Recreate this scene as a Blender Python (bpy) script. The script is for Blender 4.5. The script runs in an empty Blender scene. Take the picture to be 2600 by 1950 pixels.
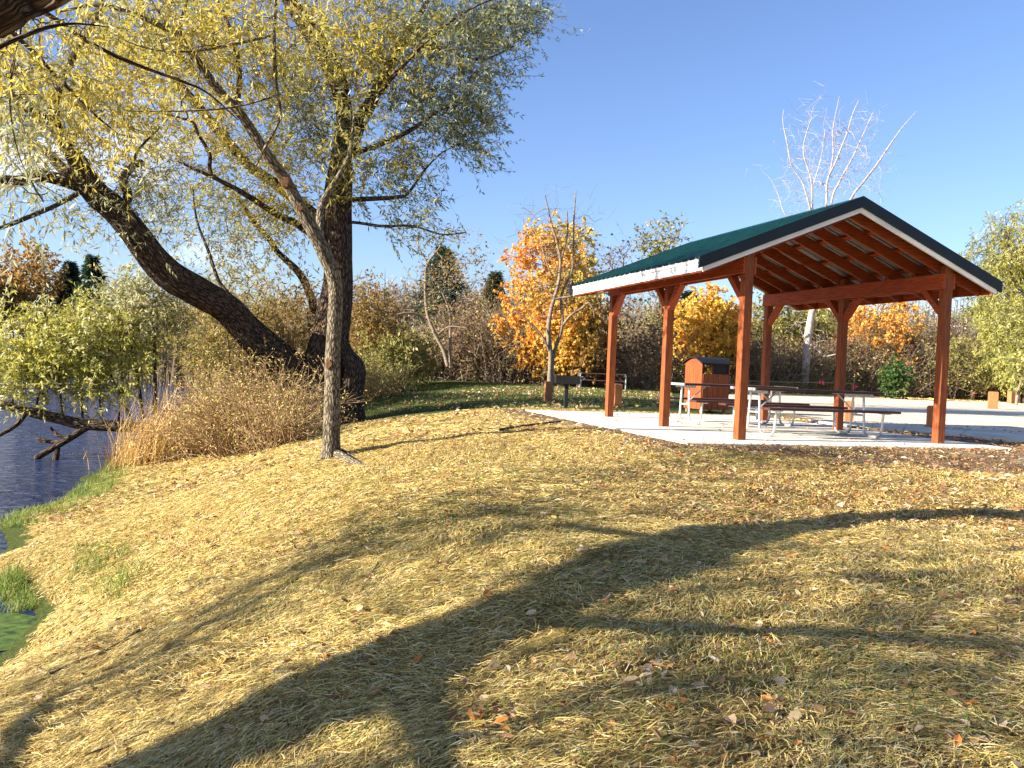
import bpy, math, random
import numpy as np
from mathutils import Matrix, Vector
rng = np.random.default_rng(7)
random.seed(7)
sc = bpy.context.scene
COL = sc.collection
PI = math.pi
# ---------------------------------------------------------------- camera (solved from the shelter's corners)
F, PIT, ROLL, CZ = 2182.316, -0.021087, 0.042154, 0.943712
YAW, CX, CY = 0.283592, 3.376539, 12.637119
W, L = 3.562569, 2.479059
cp, sp = math.cos(PIT), math.sin(PIT)
_f = np.array([0, cp, sp]); _u = np.array([0, -sp, cp]); _r = np.array([1.0, 0, 0])
_r2 = math.cos(ROLL)*_r + math.sin(ROLL)*_u
_u2 = -math.sin(ROLL)*_r + math.cos(ROLL)*_u
CAM = np.array([0, 0, CZ])
def ray(px, py):
    return _r2*((px-1300)/F) - _u2*((py-975)/F) + _f
def at_z(px, py, z):
    d = ray(px, py); t = (z-CZ)/d[2]
    return CAM + d*t
def at_d(px, py, y):
    d = ray(px, py)
    return CAM + d*(y/d[1])
def uv2xy(u, v):
    return (CX - math.sin(YAW)*u + math.cos(YAW)*v, CY + math.cos(YAW)*u + math.sin(YAW)*v)
SUN_AZ, SUN_EL = math.radians(71.5), math.radians(22.5)
SD = np.array([math.sin(SUN_AZ)*math.cos(SUN_EL), math.cos(SUN_AZ)*math.cos(SUN_EL), -math.sin(SUN_EL)])  # light travel

cam = bpy.data.cameras.new('camera'); camo = bpy.data.objects.new('camera', cam); COL.objects.link(camo)
cam.sensor_width = 36; cam.lens = 36*F/2600; cam.clip_start = 0.05; cam.clip_end = 2000
M = Matrix((( _r2[0], _u2[0], -_f[0], 0), (_r2[1], _u2[1], -_f[1], 0), (_r2[2], _u2[2], -_f[2], CZ), (0, 0, 0, 1)))
camo.matrix_world = M
sc.camera = camo
# ---------------------------------------------------------------- light
w = bpy.data.worlds.new('World'); sc.world = w; w.use_nodes = True
nt = w.node_tree; bg = nt.nodes['Background']
sky = nt.nodes.new('ShaderNodeTexSky'); sky.sky_type = 'NISHITA'; sky.sun_disc = False
sky.sun_elevation = SUN_EL; sky.sun_rotation = math.atan2(-SD[0], -SD[1]); sky.air_density = 1.0; sky.dust_density = 0.7; sky.ozone_density = 2.2
tint = nt.nodes.new('ShaderNodeMix'); tint.data_type = 'RGBA'; tint.blend_type = 'MULTIPLY'; tint.inputs[0].default_value = 1
nt.links.new(sky.outputs[0], tint.inputs[6]); tint.inputs[7].default_value = (1.0, 1.07, 1.33, 1)
# a few thin clouds low over the pond side
tc = nt.nodes.new('ShaderNodeTexCoord'); mp = nt.nodes.new('ShaderNodeMapping'); mp.inputs['Scale'].default_value = (2.2, 2.2, 11)
nz = nt.nodes.new('ShaderNodeTexNoise'); nz.inputs['Scale'].default_value = 2.4; nz.inputs['Detail'].default_value = 6
nt.links.new(tc.outputs['Generated'], mp.inputs[0]); nt.links.new(mp.outputs[0], nz.inputs['Vector'])
rmp = nt.nodes.new('ShaderNodeMapRange'); rmp.inputs[1].default_value = 0.5; rmp.inputs[2].default_value = 0.75
nt.links.new(nz.outputs[0], rmp.inputs[0])
sx = nt.nodes.new('ShaderNodeSeparateXYZ'); nt.links.new(tc.outputs['Generated'], sx.inputs[0])
mx = nt.nodes.new('ShaderNodeMapRange'); mx.inputs[1].default_value = -0.25; mx.inputs[2].default_value = -0.5; nt.links.new(sx.outputs[0], mx.inputs[0])
mz = nt.nodes.new('ShaderNodeMapRange'); mz.inputs[1].default_value = 0.32; mz.inputs[2].default_value = 0.14; nt.links.new(sx.outputs[2], mz.inputs[0])
m1 = nt.nodes.new('ShaderNodeMath'); m1.operation = 'MULTIPLY'; nt.links.new(rmp.outputs[0], m1.inputs[0]); nt.links.new(mx.outputs[0], m1.inputs[1])
m2 = nt.nodes.new('ShaderNodeMath'); m2.operation = 'MULTIPLY'; nt.links.new(m1.outputs[0], m2.inputs[0]); nt.links.new(mz.outputs[0], m2.inputs[1])
cmix = nt.nodes.new('ShaderNodeMix'); cmix.data_type = 'RGBA'; nt.links.new(m2.outputs[0], cmix.inputs[0])
nt.links.new(tint.outputs[2], cmix.inputs[6]); cmix.inputs[7].default_value = (14, 14, 15, 1)
nt.links.new(cmix.outputs[2], bg.inputs[0]); bg.inputs[1].default_value = 0.05
sl = bpy.data.lights.new('sun', 'SUN'); sl.energy = 5.0; sl.angle = math.radians(0.5); sl.color = (1.0, 0.93, 0.80)
so = bpy.data.objects.new('sun', sl); COL.objects.link(so); so.location = (-20, -8, 12)
so.rotation_euler = Vector(SD).to_track_quat('-Z', 'Y').to_euler()
sc.view_settings.view_transform = 'Standard'; sc.view_settings.look = 'None'; sc.view_settings.exposure = 1.85; sc.view_settings.gamma = 1
sc.cycles.max_bounces = 6; sc.cycles.diffuse_bounces = 2; sc.cycles.transmission_bounces = 4; sc.cycles.transparent_max_bounces = 4
sc.cycles.caustics_reflective = False; sc.cycles.caustics_refractive = False
# ---------------------------------------------------------------- materials
def mat(name, base=(.5, .5, .5), rough=.8, metal=0, spec=.3):
    m = bpy.data.materials.new(name); m.use_nodes = True
    b = m.node_tree.nodes['Principled BSDF']
    b.inputs['Base Color'].default_value = (*base, 1); b.inputs['Roughness'].default_value = rough
    b.inputs['Metallic'].default_value = metal; b.inputs['Specular IOR Level'].default_value = spec
    return m, m.node_tree.nodes, m.node_tree.links, b
def ramp(ns, stops):
    r = ns.new('ShaderNodeValToRGB'); e = r.color_ramp.elements
    while len(e) < len(stops): e.new(0.5)
    for k, (p, c) in enumerate(stops): e[k].position = p; e[k].color = (*c, 1)
    return r
def coords(ns, ls, scale=(1, 1, 1), attr=None, out='Object'):
    mpn = ns.new('ShaderNodeMapping'); mpn.inputs['Scale'].default_value = scale
    if attr:
        a = ns.new('ShaderNodeAttribute'); a.attribute_name = attr; ls.new(a.outputs['Vector'], mpn.inputs[0])
    else:
        t = ns.new('ShaderNodeTexCoord'); ls.new(t.outputs[out], mpn.inputs[0])
    return mpn
def noise_mat(name, stops, scale=8, stretch=(1, 1, 1), rough=.8, bump=.0, detail=6, metal=0, attr=None, spec=.3, dist=.02):
    m, ns, ls, b = mat(name, rough=rough, metal=metal, spec=spec)
    c = coords(ns, ls, stretch, attr)
    n = ns.new('ShaderNodeTexNoise'); n.inputs['Scale'].default_value = scale; n.inputs['Detail'].default_value = detail
    ls.new(c.outputs[0], n.inputs['Vector'])
    r = ramp(ns, stops); ls.new(n.outputs[0], r.inputs[0]); ls.new(r.outputs[0], b.inputs['Base Color'])
    if bump:
        bp = ns.new('ShaderNodeBump'); bp.inputs['Strength'].default_value = bump; bp.inputs['Distance'].default_value = dist
        ls.new(n.outputs[0], bp.inputs['Height']); ls.new(bp.outputs[0], b.inputs['Normal'])
    return m
def wood_mat(name, c0, c1, c2, stretch, rough=.62):
    m, ns, ls, b = mat(name, rough=rough, spec=.35)
    c = coords(ns, ls, stretch)
    oi = ns.new('ShaderNodeObjectInfo'); ad = ns.new('ShaderNodeVectorMath'); ad.operation = 'ADD'
    ml = ns.new('ShaderNodeMath'); ml.operation = 'MULTIPLY'; ml.inputs[1].default_value = 30; ls.new(oi.outputs['Random'], ml.inputs[0])
    ls.new(c.outputs[0], ad.inputs[0]); ls.new(ml.outputs[0], ad.inputs[1])
    n = ns.new('ShaderNodeTexNoise'); n.inputs['Scale'].default_value = 5; n.inputs['Detail'].default_value = 7; n.inputs['Distortion'].default_value = .6
    ls.new(ad.outputs[0], n.inputs['Vector'])
    r = ramp(ns, [(.28, c0), (.5, c1), (.72, c2)]); ls.new(n.outputs[0], r.inputs[0])
    # knots
    v = ns.new('ShaderNodeTexVoronoi'); v.inputs['Scale'].default_value = 3.0
    cc = coords(ns, ls, tuple(1.6 if s > 1 else .9 for s in stretch)); ls.new(cc.outputs[0], v.inputs['Vector'])
    kr = ns.new('ShaderNodeMapRange'); kr.inputs[1].default_value = .03; kr.inputs[2].default_value = .09; ls.new(v.outputs[0], kr.inputs[0])
    mx_ = ns.new('ShaderNodeMix'); mx_.data_type = 'RGBA'; ls.new(kr.outputs[0], mx_.inputs[0])
    mx_.inputs[6].default_value = (c0[0]*.35, c0[1]*.35, c0[2]*.35, 1); ls.new(r.outputs[0], mx_.inputs[7])
    ls.new(mx_.outputs[2], b.inputs['Base Color'])
    bp = ns.new('ShaderNodeBump'); bp.inputs['Strength'].default_value = .25; bp.inputs['Distance'].default_value = .004
    ls.new(n.outputs[0], bp.inputs['Height']); ls.new(bp.outputs[0], b.inputs['Normal'])
    return m
def leaf_mat(name, trans=.4, rough=.5, spec=.35):
    m = bpy.data.materials.new(name); m.use_nodes = True; ns, ls = m.node_tree.nodes, m.node_tree.links
    b = ns['Principled BSDF']; out = ns['Material Output']
    a = ns.new('ShaderNodeAttribute'); a.attribute_name = 'Col'
    ls.new(a.outputs['Color'], b.inputs['Base Color']); b.inputs['Roughness'].default_value = rough; b.inputs['Specular IOR Level'].default_value = spec
    t = ns.new('ShaderNodeBsdfTranslucent'); ls.new(a.outputs['Color'], t.inputs[0])
    mxs = ns.new('ShaderNodeMixShader'); mxs.inputs[0].default_value = trans
    ls.new(b.outputs[0], mxs.inputs[1]); ls.new(t.outputs[0], mxs.inputs[2]); ls.new(mxs.outputs[0], out.inputs[0])
    return m
def bark_mat(name, dark, mid, light, sc_=1.0, bump=1.0):
    m, ns, ls, b = mat(name, rough=.9, spec=.15)
    c = coords(ns, ls, (1, 1, .22), 'bark')
    n0 = ns.new('ShaderNodeTexNoise'); n0.inputs['Scale'].default_value = 6; n0.inputs['Detail'].default_value = 4
    ls.new(c.outputs[0], n0.inputs['Vector'])
    mxv = ns.new('ShaderNodeMix'); mxv.data_type = 'RGBA'; mxv.inputs[0].default_value = .09
    ls.new(c.outputs[0], mxv.inputs[6]); ls.new(n0.outputs['Color'], mxv.inputs[7])
    v = ns.new('ShaderNodeTexVoronoi'); v.feature = 'DISTANCE_TO_EDGE'; v.inputs['Scale'].default_value = 22*sc_
    ls.new(mxv.outputs[2], v.inputs['Vector'])
    n = ns.new('ShaderNodeTexNoise'); n.inputs['Scale'].default_value = 40*sc_; n.inputs['Detail'].default_value = 6; ls.new(c.outputs[0], n.inputs['Vector'])
    mr = ns.new('ShaderNodeMapRange'); mr.inputs[1].default_value = 0.0; mr.inputs[2].default_value = .28; ls.new(v.outputs[0], mr.inputs[0])
    ml = ns.new('ShaderNodeMath'); ml.operation = 'MULTIPLY_ADD'; ls.new(n.outputs[0], ml.inputs[0]); ml.inputs[1].default_value = .55; ls.new(mr.outputs[0], ml.inputs[2])
    r = ramp(ns, [(.2, dark), (.6, mid), (1.0, light)])
    ls.new(ml.outputs[0], r.inputs[0]); ls.new(r.outputs[0], b.inputs['Base Color'])
    bp = ns.new('ShaderNodeBump'); bp.inputs['Strength'].default_value = bump; bp.inputs['Distance'].default_value = .03/sc_
    ls.new(ml.outputs[0], bp.inputs['Height']); ls.new(bp.outputs[0], b.inputs['Normal'])
    return m
MT = {}
MT['leaf'] = leaf_mat('leaf', .45)
MT['dryleaf'] = leaf_mat('dry_leaf', .15, .7, .2)
MT['straw'] = leaf_mat('straw', .12, .6, .3)
MT['bark'] = bark_mat('willow_bark', (.009, .006, .005), (.050, .031, .021), (.125, .085, .058))
MT['bark_slim'] = bark_mat('grey_bark', (.018, .013, .009), (.105, .08, .052), (.25, .21, .145), 1.9, .9)
MT['bark_thin'] = noise_mat('twig_bark', [(.3, (.035, .022, .015)), (.7, (.13, .085, .055))], 14, (1, 1, 1), .9)
MT['bark_grey'] = noise_mat('pale_twig_bark', [(.3, (.12, .085, .06)), (.7, (.29, .215, .15))], 14, (1, 1, 1), .9)
MT['bark_tan'] = noise_mat('tan_stem', [(.3, (.20, .12, .06)), (.7, (.42, .28, .14))], 9, (1, 1, 1), .9)
MT['bark_white'] = noise_mat('white_bark', [(.3, (.22, .175, .155)), (.7, (.42, .355, .32))], 9, (1, 1, .5), .8)
MT['cut'] = noise_mat('cut_wood', [(.3, (.09, .04, .02)), (.7, (.22, .10, .045))], 30, (1, 1, 1), .8)
PO = ((.10, .020, .004), (.22, .050, .009), (.34, .088, .016))
MT['wood_z'] = wood_mat('stained_post_wood', *PO, (14, 14, .8))
MT['wood_y'] = wood_mat('stained_beam_wood', *[(c[0]*1.5, c[1]*1.05, c[2]*1.0) for c in PO], (14, .8, 14))
MT['wood_x'] = wood_mat('stained_rafter_wood', *[(c[0]*1.1, c[1]*.85, c[2]*.85) for c in PO], (.8, 14, 14))
MT['table'] = wood_mat('table_wood', (.035, .011, .007), (.062, .020, .012), (.10, .036, .022), (.8, 14, 14), .55)
MT['tank'] = wood_mat('bollard_wood', (.20, .07, .022), (.34, .13, .045), (.44, .19, .075), (12, 12, .8))
MT['galv'] = noise_mat('galvanised_steel', [(.3, (.42, .43, .42)), (.7, (.66, .67, .65))], 18, (1, 1, 1), .42, metal=.65)
MT['white'] = noise_mat('white_trim', [(.3, (.72, .70, .66)), (.7, (.84, .83, .80))], 3, (1, 1, 1), .45)
MT['green'] = noise_mat('green_roof_metal', [(.35, (.001, .026, .025)), (.65, (.003, .044, .038))], 6, (1, 1, 1), .42, spec=.35)
MT['rake'] = noise_mat('shaded_green_trim', [(.35, (.0025, .008, .014)), (.65, (.004, .012, .019))], 5, (1, 1, 1), .5)  # same green paint as the roof, its shade darkened into the colour
MT['under'] = noise_mat('bare_metal_underside', [(.35, (.20, .19, .19)), (.65, (.29, .275, .27))], 5, (1, 1, 1), .5, metal=.2)
MT['black'] = noise_mat('black_iron', [(.3, (.004, .004, .005)), (.7, (.012, .011, .012))], 20, (1, 1, 1), .6)
MT['pink'] = mat('pink_ribbon', (.85, .10, .16), .6)[0]
MT['redpaint'] = mat('red_paint', (.75, .05, .02), .6)[0]
MT['stake'] = noise_mat('stake_wood', [(.3, (.45, .33, .2)), (.7, (.6, .46, .3))], 9, (6, 6, 1), .8)
MT['wall'] = noise_mat('white_siding', [(.3, (.66, .62, .54)), (.7, (.78, .74, .66))], 4, (1, 1, 14), .7)
MT['roofgreen'] = noise_mat('green_shingles', [(.3, (.05, .11, .075)), (.7, (.09, .17, .12))], 9, (1, 1, 1), .9)
MT['roofbrown'] = noise_mat('brown_shingles', [(.3, (.09, .06, .045)), (.7, (.17, .12, .09))], 9, (1, 1, 1), .9)
MT['glass'] = mat('window_glass', (.03, .04, .05), .1, 0, .6)[0]

def concrete():
    m, ns, ls, b = mat('concrete', rough=.85, spec=.25)
    c = coords(ns, ls)
    n1 = ns.new('ShaderNodeTexNoise'); n1.inputs['Scale'].default_value = 1.3; n1.inputs['Detail'].default_value = 6
    n2 = ns.new('ShaderNodeTexNoise'); n2.inputs['Scale'].default_value = 90; n2.inputs['Detail'].default_value = 3
    ls.new(c.outputs[0], n1.inputs['Vector']); ls.new(c.outputs[0], n2.inputs['Vector'])
    mth = ns.new('ShaderNodeMath'); mth.operation = 'MULTIPLY_ADD'; mth.inputs[1].default_value = .25
    ls.new(n2.outputs[0], mth.inputs[0]); ls.new(n1.outputs[0], mth.inputs[2])
    r = ramp(ns, [(.4, (.46, .42, .35)), (.6, (.62, .57, .48)), (.8, (.70, .65, .56))]); ls.new(mth.outputs[0], r.inputs[0])
    ls.new(r.outputs[0], b.inputs['Base Color'])
    bp = ns.new('ShaderNodeBump'); bp.inputs['Strength'].default_value = .2; bp.inputs['Distance'].default_value = .004
    ls.new(n2.outputs[0], bp.inputs['Height']); ls.new(bp.outputs[0], b.inputs['Normal'])
    return m
MT['concrete'] = concrete()
def gravel():
    m, ns, ls, b = mat('gravel', rough=.95, spec=.15)
    c = coords(ns, ls)
    v = ns.new('ShaderNodeTexVoronoi'); v.inputs['Scale'].default_value = 22; ls.new(c.outputs[0], v.inputs['Vector'])
    n1 = ns.new('ShaderNodeTexNoise'); n1.inputs['Scale'].default_value = .5; n1.inputs['Detail'].default_value = 8; ls.new(c.outputs[0], n1.inputs['Vector'])
    sp_ = ns.new('ShaderNodeSeparateColor'); ls.new(v.outputs['Color'], sp_.inputs[0])
    mth = ns.new('ShaderNodeMath'); mth.operation = 'MULTIPLY_ADD'; mth.inputs[1].default_value = .5; ls.new(sp_.outputs[0], mth.inputs[0]); ls.new(n1.outputs[0], mth.inputs[2])
    r = ramp(ns, [(.35, (.36, .30, .215)), (.7, (.58, .49, .36)), (1, (.76, .66, .51))]); ls.new(mth.outputs[0], r.inputs[0])
    ls.new(r.outputs[0], b.inputs['Base Color'])
    bp = ns.new('ShaderNodeBump'); bp.inputs['Strength'].default_value = .8; bp.inputs['Distance'].default_value = .02
    ls.new(v.outputs[0], bp.inputs['Height']); ls.new(bp.outputs[0], b.inputs['Normal'])
    return m
MT['gravel'] = gravel()
def water():
    m, ns, ls, b = mat('pond_water', (.022, .034, .085), .08, 0, .5)
    b.inputs['IOR'].default_value = 1.33
    c = coords(ns, ls, (1, 1.0, 1))
    n = ns.new('ShaderNodeTexNoise'); n.inputs['Scale'].default_value = 2.6; n.inputs['Detail'].default_value = 4; n.inputs['Distortion'].default_value = .8
    c2 = coords(ns, ls, (.6, 1.7, 1)); ls.new(c2.outputs[0], n.inputs['Vector'])
    bp = ns.new('ShaderNodeBump'); bp.inputs['Strength'].default_value = 1.0; bp.inputs['Distance'].default_value = .22
    ls.new(n.outputs[0], bp.inputs['Height']); ls.new(bp.outputs[0], b.inputs['Normal'])
    return m
MT['water'] = water()
def ground_mat():
    m, ns, ls, b = mat('straw_covered_soil', rough=.95, spec=.1)
    a = ns.new('ShaderNodeAttribute'); a.attribute_name = 'Col'
    sp_ = ns.new('ShaderNodeSeparateColor'); ls.new(a.outputs['Color'], sp_.inputs[0])
    c = coords(ns, ls, (1, 1, 1))
    n1 = ns.new('ShaderNodeTexNoise'); n1.inputs['Scale'].default_value = 14; n1.inputs['Detail'].default_value = 10; n1.inputs['Roughness'].default_value = .7
    cs = coords(ns, ls, (1, 2.6, 1)); cs.inputs['Rotation'].default_value = (0, 0, -.5); ls.new(cs.outputs[0], n1.inputs['Vector'])
    n2 = ns.new('ShaderNodeTexNoise'); n2.inputs['Scale'].default_value = 1.6; n2.inputs['Detail'].default_value = 8; ls.new(c.outputs[0], n2.inputs['Vector'])
    straw = ramp(ns, [(.28, (.055, .036, .012)), (.44, (.26, .18, .055)), (.58, (.46, .33, .11)), (.75, (.62, .47, .18))]); ls.new(n1.outputs[0], straw.inputs[0])
    green = ramp(ns, [(.32, (.022, .028, .008)), (.52, (.065, .085, .018)), (.66, (.15, .13, .04)), (.8, (.26, .20, .08))]); ls.new(n1.outputs[0], green.inputs[0])
    dirt = ramp(ns, [(.3, (.085, .058, .036)), (.5, (.19, .135, .085)), (.72, (.30, .22, .145))]); ls.new(n2.outputs[0], dirt.inputs[0])
    def mixm(fac_out, A, B, contrast=1.0):
        # patchy edge: mask + noise
        ad = ns.new('ShaderNodeMath'); ad.operation = 'MULTIPLY_ADD'; ls.new(n2.outputs[0], ad.inputs[0]); ad.inputs[1].default_value = 1.1; ls.new(fac_out, ad.inputs[2])
        mr = ns.new('ShaderNodeMapRange'); mr.inputs[1].default_value = .88; mr.inputs[2].default_value = 1.18; ls.new(ad.outputs[0], mr.inputs[0])
        x = ns.new('ShaderNodeMix'); x.data_type = 'RGBA'; ls.new(mr.outputs[0], x.inputs[0]); ls.new(A, x.inputs[6]); ls.new(B, x.inputs[7])
        return x.outputs[2]
    o = mixm(sp_.outputs[1], straw.outputs[0], green.outputs[0])
    o = mixm(sp_.outputs[2], o, dirt.outputs[0])
    ls.new(o, b.inputs['Base Color'])
    bp = ns.new('ShaderNodeBump'); bp.inputs['Strength'].default_value = 1; bp.inputs['Distance'].default_value = .05
    ls.new(n1.outputs[0], bp.inputs['Height']); ls.new(bp.outputs[0], b.inputs['Normal'])
    return m
MT['ground'] = ground_mat()
# ---------------------------------------------------------------- object helpers
def tag(o, label=None, cat=None, group=None, kind=None):
    if label: o['label'] = label
    if cat: o['category'] = cat
    if group: o['group'] = group
    if kind: o['kind'] = kind
    return o
def empty(name, loc, rz=0, **k):
    o = bpy.data.objects.new(name, None); COL.objects.link(o); o.location = loc; o.rotation_euler = (0, 0, rz); o.empty_display_size = .2
    return tag(o, **k)
def link(name, me, parent=None, local=False):
    o = bpy.data.objects.new(name, me); COL.objects.link(o)
    if parent is not None:
        o.parent = parent
        if not local:
            mw = Matrix.Translation(parent.location) @ parent.rotation_euler.to_matrix().to_4x4()
            o.matrix_parent_inverse = mw.inverted()
    return o
def npmesh(name, V, Fc, mt, col=None, bark=None, smooth=False, parent=None, mats=None, mi=None, local=False):
    """V (n,3), Fc (m,k) -> object"""
    V = np.ascontiguousarray(V, dtype=np.float32); Fc = np.ascontiguousarray(Fc, dtype=np.int32)
    me = bpy.data.meshes.new(name); n, (m_, k) = len(V), Fc.shape
    me.vertices.add(n); me.vertices.foreach_set('co', V.ravel())
    me.loops.add(m_*k); me.loops.foreach_set('vertex_index', Fc.ravel())
    me.polygons.add(m_); me.polygons.foreach_set('loop_start', np.arange(0, m_*k, k, dtype=np.int32))
    me.polygons.foreach_set('use_smooth', np.full(m_, smooth))
    for x in (mats or [mt]): me.materials.append(x)
    if mi is not None: me.polygons.foreach_set('material_index', np.ascontiguousarray(mi, dtype=np.int32))
    me.update(calc_edges=True)
    if col is not None:
        c = np.ones((n, 4), dtype=np.float32); c[:, :3] = col
        at = me.attributes.new('Col', 'FLOAT_COLOR', 'POINT'); at.data.foreach_set('color', c.ravel())
    if bark is not None:
        at = me.attributes.new('bark', 'FLOAT_VECTOR', 'POINT'); at.data.foreach_set('vector', np.ascontiguousarray(bark, dtype=np.float32).ravel())
    return link(name, me, parent, local)
class MB:
    """collects polygons with material slots, builds one mesh"""
    def __init__(s): s.v = []; s.f = []; s.m = []
    def add(s, vs, fs, m=0):
        o = len(s.v); s.v += [tuple(map(float, p)) for p in vs]; s.f += [tuple(i+o for i in f) for f in fs]; s.m += [m]*len(fs); return s
    def box(s, x0, x1, y0, y1, z0, z1, m=0, bev=0):
        b = bev
        if not b:
            v = [(x0, y0, z0), (x1, y0, z0), (x1, y1, z0), (x0, y1, z0), (x0, y0, z1), (x1, y0, z1), (x1, y1, z1), (x0, y1, z1)]
            return s.add(v, [(3, 2, 1, 0), (4, 5, 6, 7), (0, 1, 5, 4), (1, 2, 6, 5), (2, 3, 7, 6), (3, 0, 4, 7)], m)
        return s.hexa([(x0, y0, z0), (x1, y0, z0), (x1, y1, z0), (x0, y1, z0), (x0, y0, z1), (x1, y0, z1), (x1, y1, z1), (x0, y1, z1)], m, b)
    def hexa(s, c, m=0, bev=0):
        fs = [(3, 2, 1, 0), (4, 5, 6, 7), (0, 1, 5, 4), (1, 2, 6, 5), (2, 3, 7, 6), (3, 0, 4, 7)]
        if not bev: return s.add(c, fs, m)
        c = [Vector(p) for p in c]; cen = sum(c, Vector())/8
        vs = []; idx = {}
        for fi, f in enumerate(fs):
            for k in range(4):
                p = c[f[k]]; a = c[f[k-1]]-p; d = c[f[(k+1) % 4]]-p
                q = p + a.normalized()*bev + d.normalized()*bev
                idx[(fi, f[k])] = len(vs); vs.append(q)
        faces = [tuple(idx[(fi, i)] for i in f) for fi, f in enumerate(fs)]
        ed = {}
        for fi, f in enumerate(fs):
            for k in range(4):
                ed.setdefault(tuple(sorted((f[k], f[(k+1) % 4]))), []).append((fi, f[k], f[(k+1) % 4]))
        for (e, l2) in ed.items():
            (f1, a1, b1), (f2, a2, b2) = l2
            faces.append((idx[(f1, b1)], idx[(f1, a1)], idx[(f2, a1)], idx[(f2, b1)]))
        for i in range(8):
            fl = [fi for fi, f in enumerate(fs) if i in f]
            tri = [idx[(fi, i)] for fi in fl]
            nrm = (vs[tri[1]]-vs[tri[0]]).cross(vs[tri[2]]-vs[tri[0]])
            if nrm.dot(c[i]-cen) < 0: tri.reverse()
            faces.append(tuple(tri))
        return s.add(vs, faces, m)
    def beam(s, p, q, wx, wz, up=(0, 0, 1), m=0, bev=0):
        p, q, up = Vector(p), Vector(q), Vector(up); d = (q-p).normalized(); sx_ = d.cross(up).normalized()*wx/2; uz = sx_.cross(d).normalized()*wz/2
        c = [p-sx_-uz, p+sx_-uz, q+sx_-uz, q-sx_-uz, p-sx_+uz, p+sx_+uz, q+sx_+uz, q-sx_+uz]
        return s.hexa(c, m, bev)
    def tube(s, pts, r, sides=10, m=0, closed=True):
        V_, F_, _ = tube(np.array(pts, float), np.full(len(pts), r), sides, resample=False)
        o = len(V_); n = len(pts)
        F2 = [tuple(f) for f in F_]
        if closed: F2 += [tuple(range(sides-1, -1, -1)), tuple(range((n-1)*sides, n*sides))]
        return s.add(V_, F2, m)
    def build(s, name, mats, parent=None, local=True, smooth=False):
        me = bpy.data.meshes.new(name); me.from_pydata(s.v, [], s.f)
        for x in (mats if isinstance(mats, (list, tuple)) else [mats]): me.materials.append(x)
        me.polygons.foreach_set('material_index', s.m)
        if smooth: me.polygons.foreach_set('use_smooth', [True]*len(s.f))
        me.update()
        return link(name, me, parent, local)
def catmull(P, n):
    P = np.asarray(P, float)
    if len(P) < 3:
        t = np.linspace(0, 1, n)[:, None]; return P[0]*(1-t)+P[-1]*t
    Q = np.vstack([2*P[0]-P[1], P, 2*P[-1]-P[-2]])
    ts = np.linspace(0, len(P)-1-1e-6, n); i = ts.astype(int); t = (ts-i)[:, None]
    a, b, c, d = Q[i], Q[i+1], Q[i+2], Q[i+3]
    return .5*((2*b)+(c-a)*t+(2*a-5*b+4*c-d)*t*t+(3*b-3*c+d-a)*t**3)
def tube(P, R, sides=8, resample=True, ridge=0., step=None, lump=0.):
    """-> V, F(quads), bark coords"""
    P = np.asarray(P, float); R = np.asarray(R, float)
    if resample:
        ln = np.linalg.norm(np.diff(P, axis=0), axis=1).sum(); st = step or max(.05, R.mean()*1.2)
        n = max(4, int(ln/st)+1); A = catmull(np.hstack([P, R[:, None]]), n); P, R = A[:, :3], np.maximum(A[:, 3], .001)
    n = len(P); T = np.gradient(P, axis=0); T /= np.linalg.norm(T, axis=1)[:, None]+1e-12
    N = np.zeros_like(P); a = np.cross(T[0], [0, 0, 1.]); 
    if np.linalg.norm(a) < .1: a = np.cross(T[0], [1., 0, 0])
    N[0] = a/np.linalg.norm(a)
    for i in range(1, n):
        x = N[i-1]-T[i]*np.dot(N[i-1], T[i]); N[i] = x/(np.linalg.norm(x)+1e-12)
    B = np.cross(T, N); th = np.linspace(0, 2*PI, sides, endpoint=False)
    s = np.concatenate([[0], np.cumsum(np.linalg.norm(np.diff(P, axis=0), axis=1))])
    rr = np.repeat(R[:, None], sides, 1)
    if ridge or lump:
        ph = rng.random(6)*7
        q = np.zeros_like(rr)
        for k, (kt, ks) in enumerate([(9, 1.1), (14, -1.7), (21, 2.3), (17, 1.3)]):
            q += np.sin(kt*th[None, :]+ks*s[:, None]/max(R.mean(), .05)*.35+ph[k])*(1/(k+1.5))
        rr *= 1+ridge*q
        rr *= 1+lump*(np.sin(2*th[None, :]+s[:, None]*1.9+ph[4])+.7*np.sin(3*th[None, :]-s[:, None]*3.1+ph[5]))
    V = P[:, None, :]+rr[..., None]*(np.cos(th)[None, :, None]*N[:, None, :]+np.sin(th)[None, :, None]*B[:, None, :])
    bk = np.stack([R[:, None]*np.cos(th), R[:, None]*np.sin(th), np.repeat(s[:, None], sides, 1)], -1)+rng.random(3)*20
    i = np.arange(n-1)[:, None]*sides; j = np.arange(sides)[None, :]; j2 = (j+1) % sides
    Fq = np.stack([i+j, i+j2, i+sides+j2, i+sides+j], -1).reshape(-1, 4)
    return V.reshape(-1, 3), Fq, bk.reshape(-1, 3)
def join(parts):
    V, Fq, X = [], [], []; o = 0
    for p in parts:
        V.append(p[0]); Fq.append(p[1]+o); X.append(p[2]); o += len(p[0])
    return np.vstack(V), np.vstack(Fq), np.vstack(X)
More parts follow.
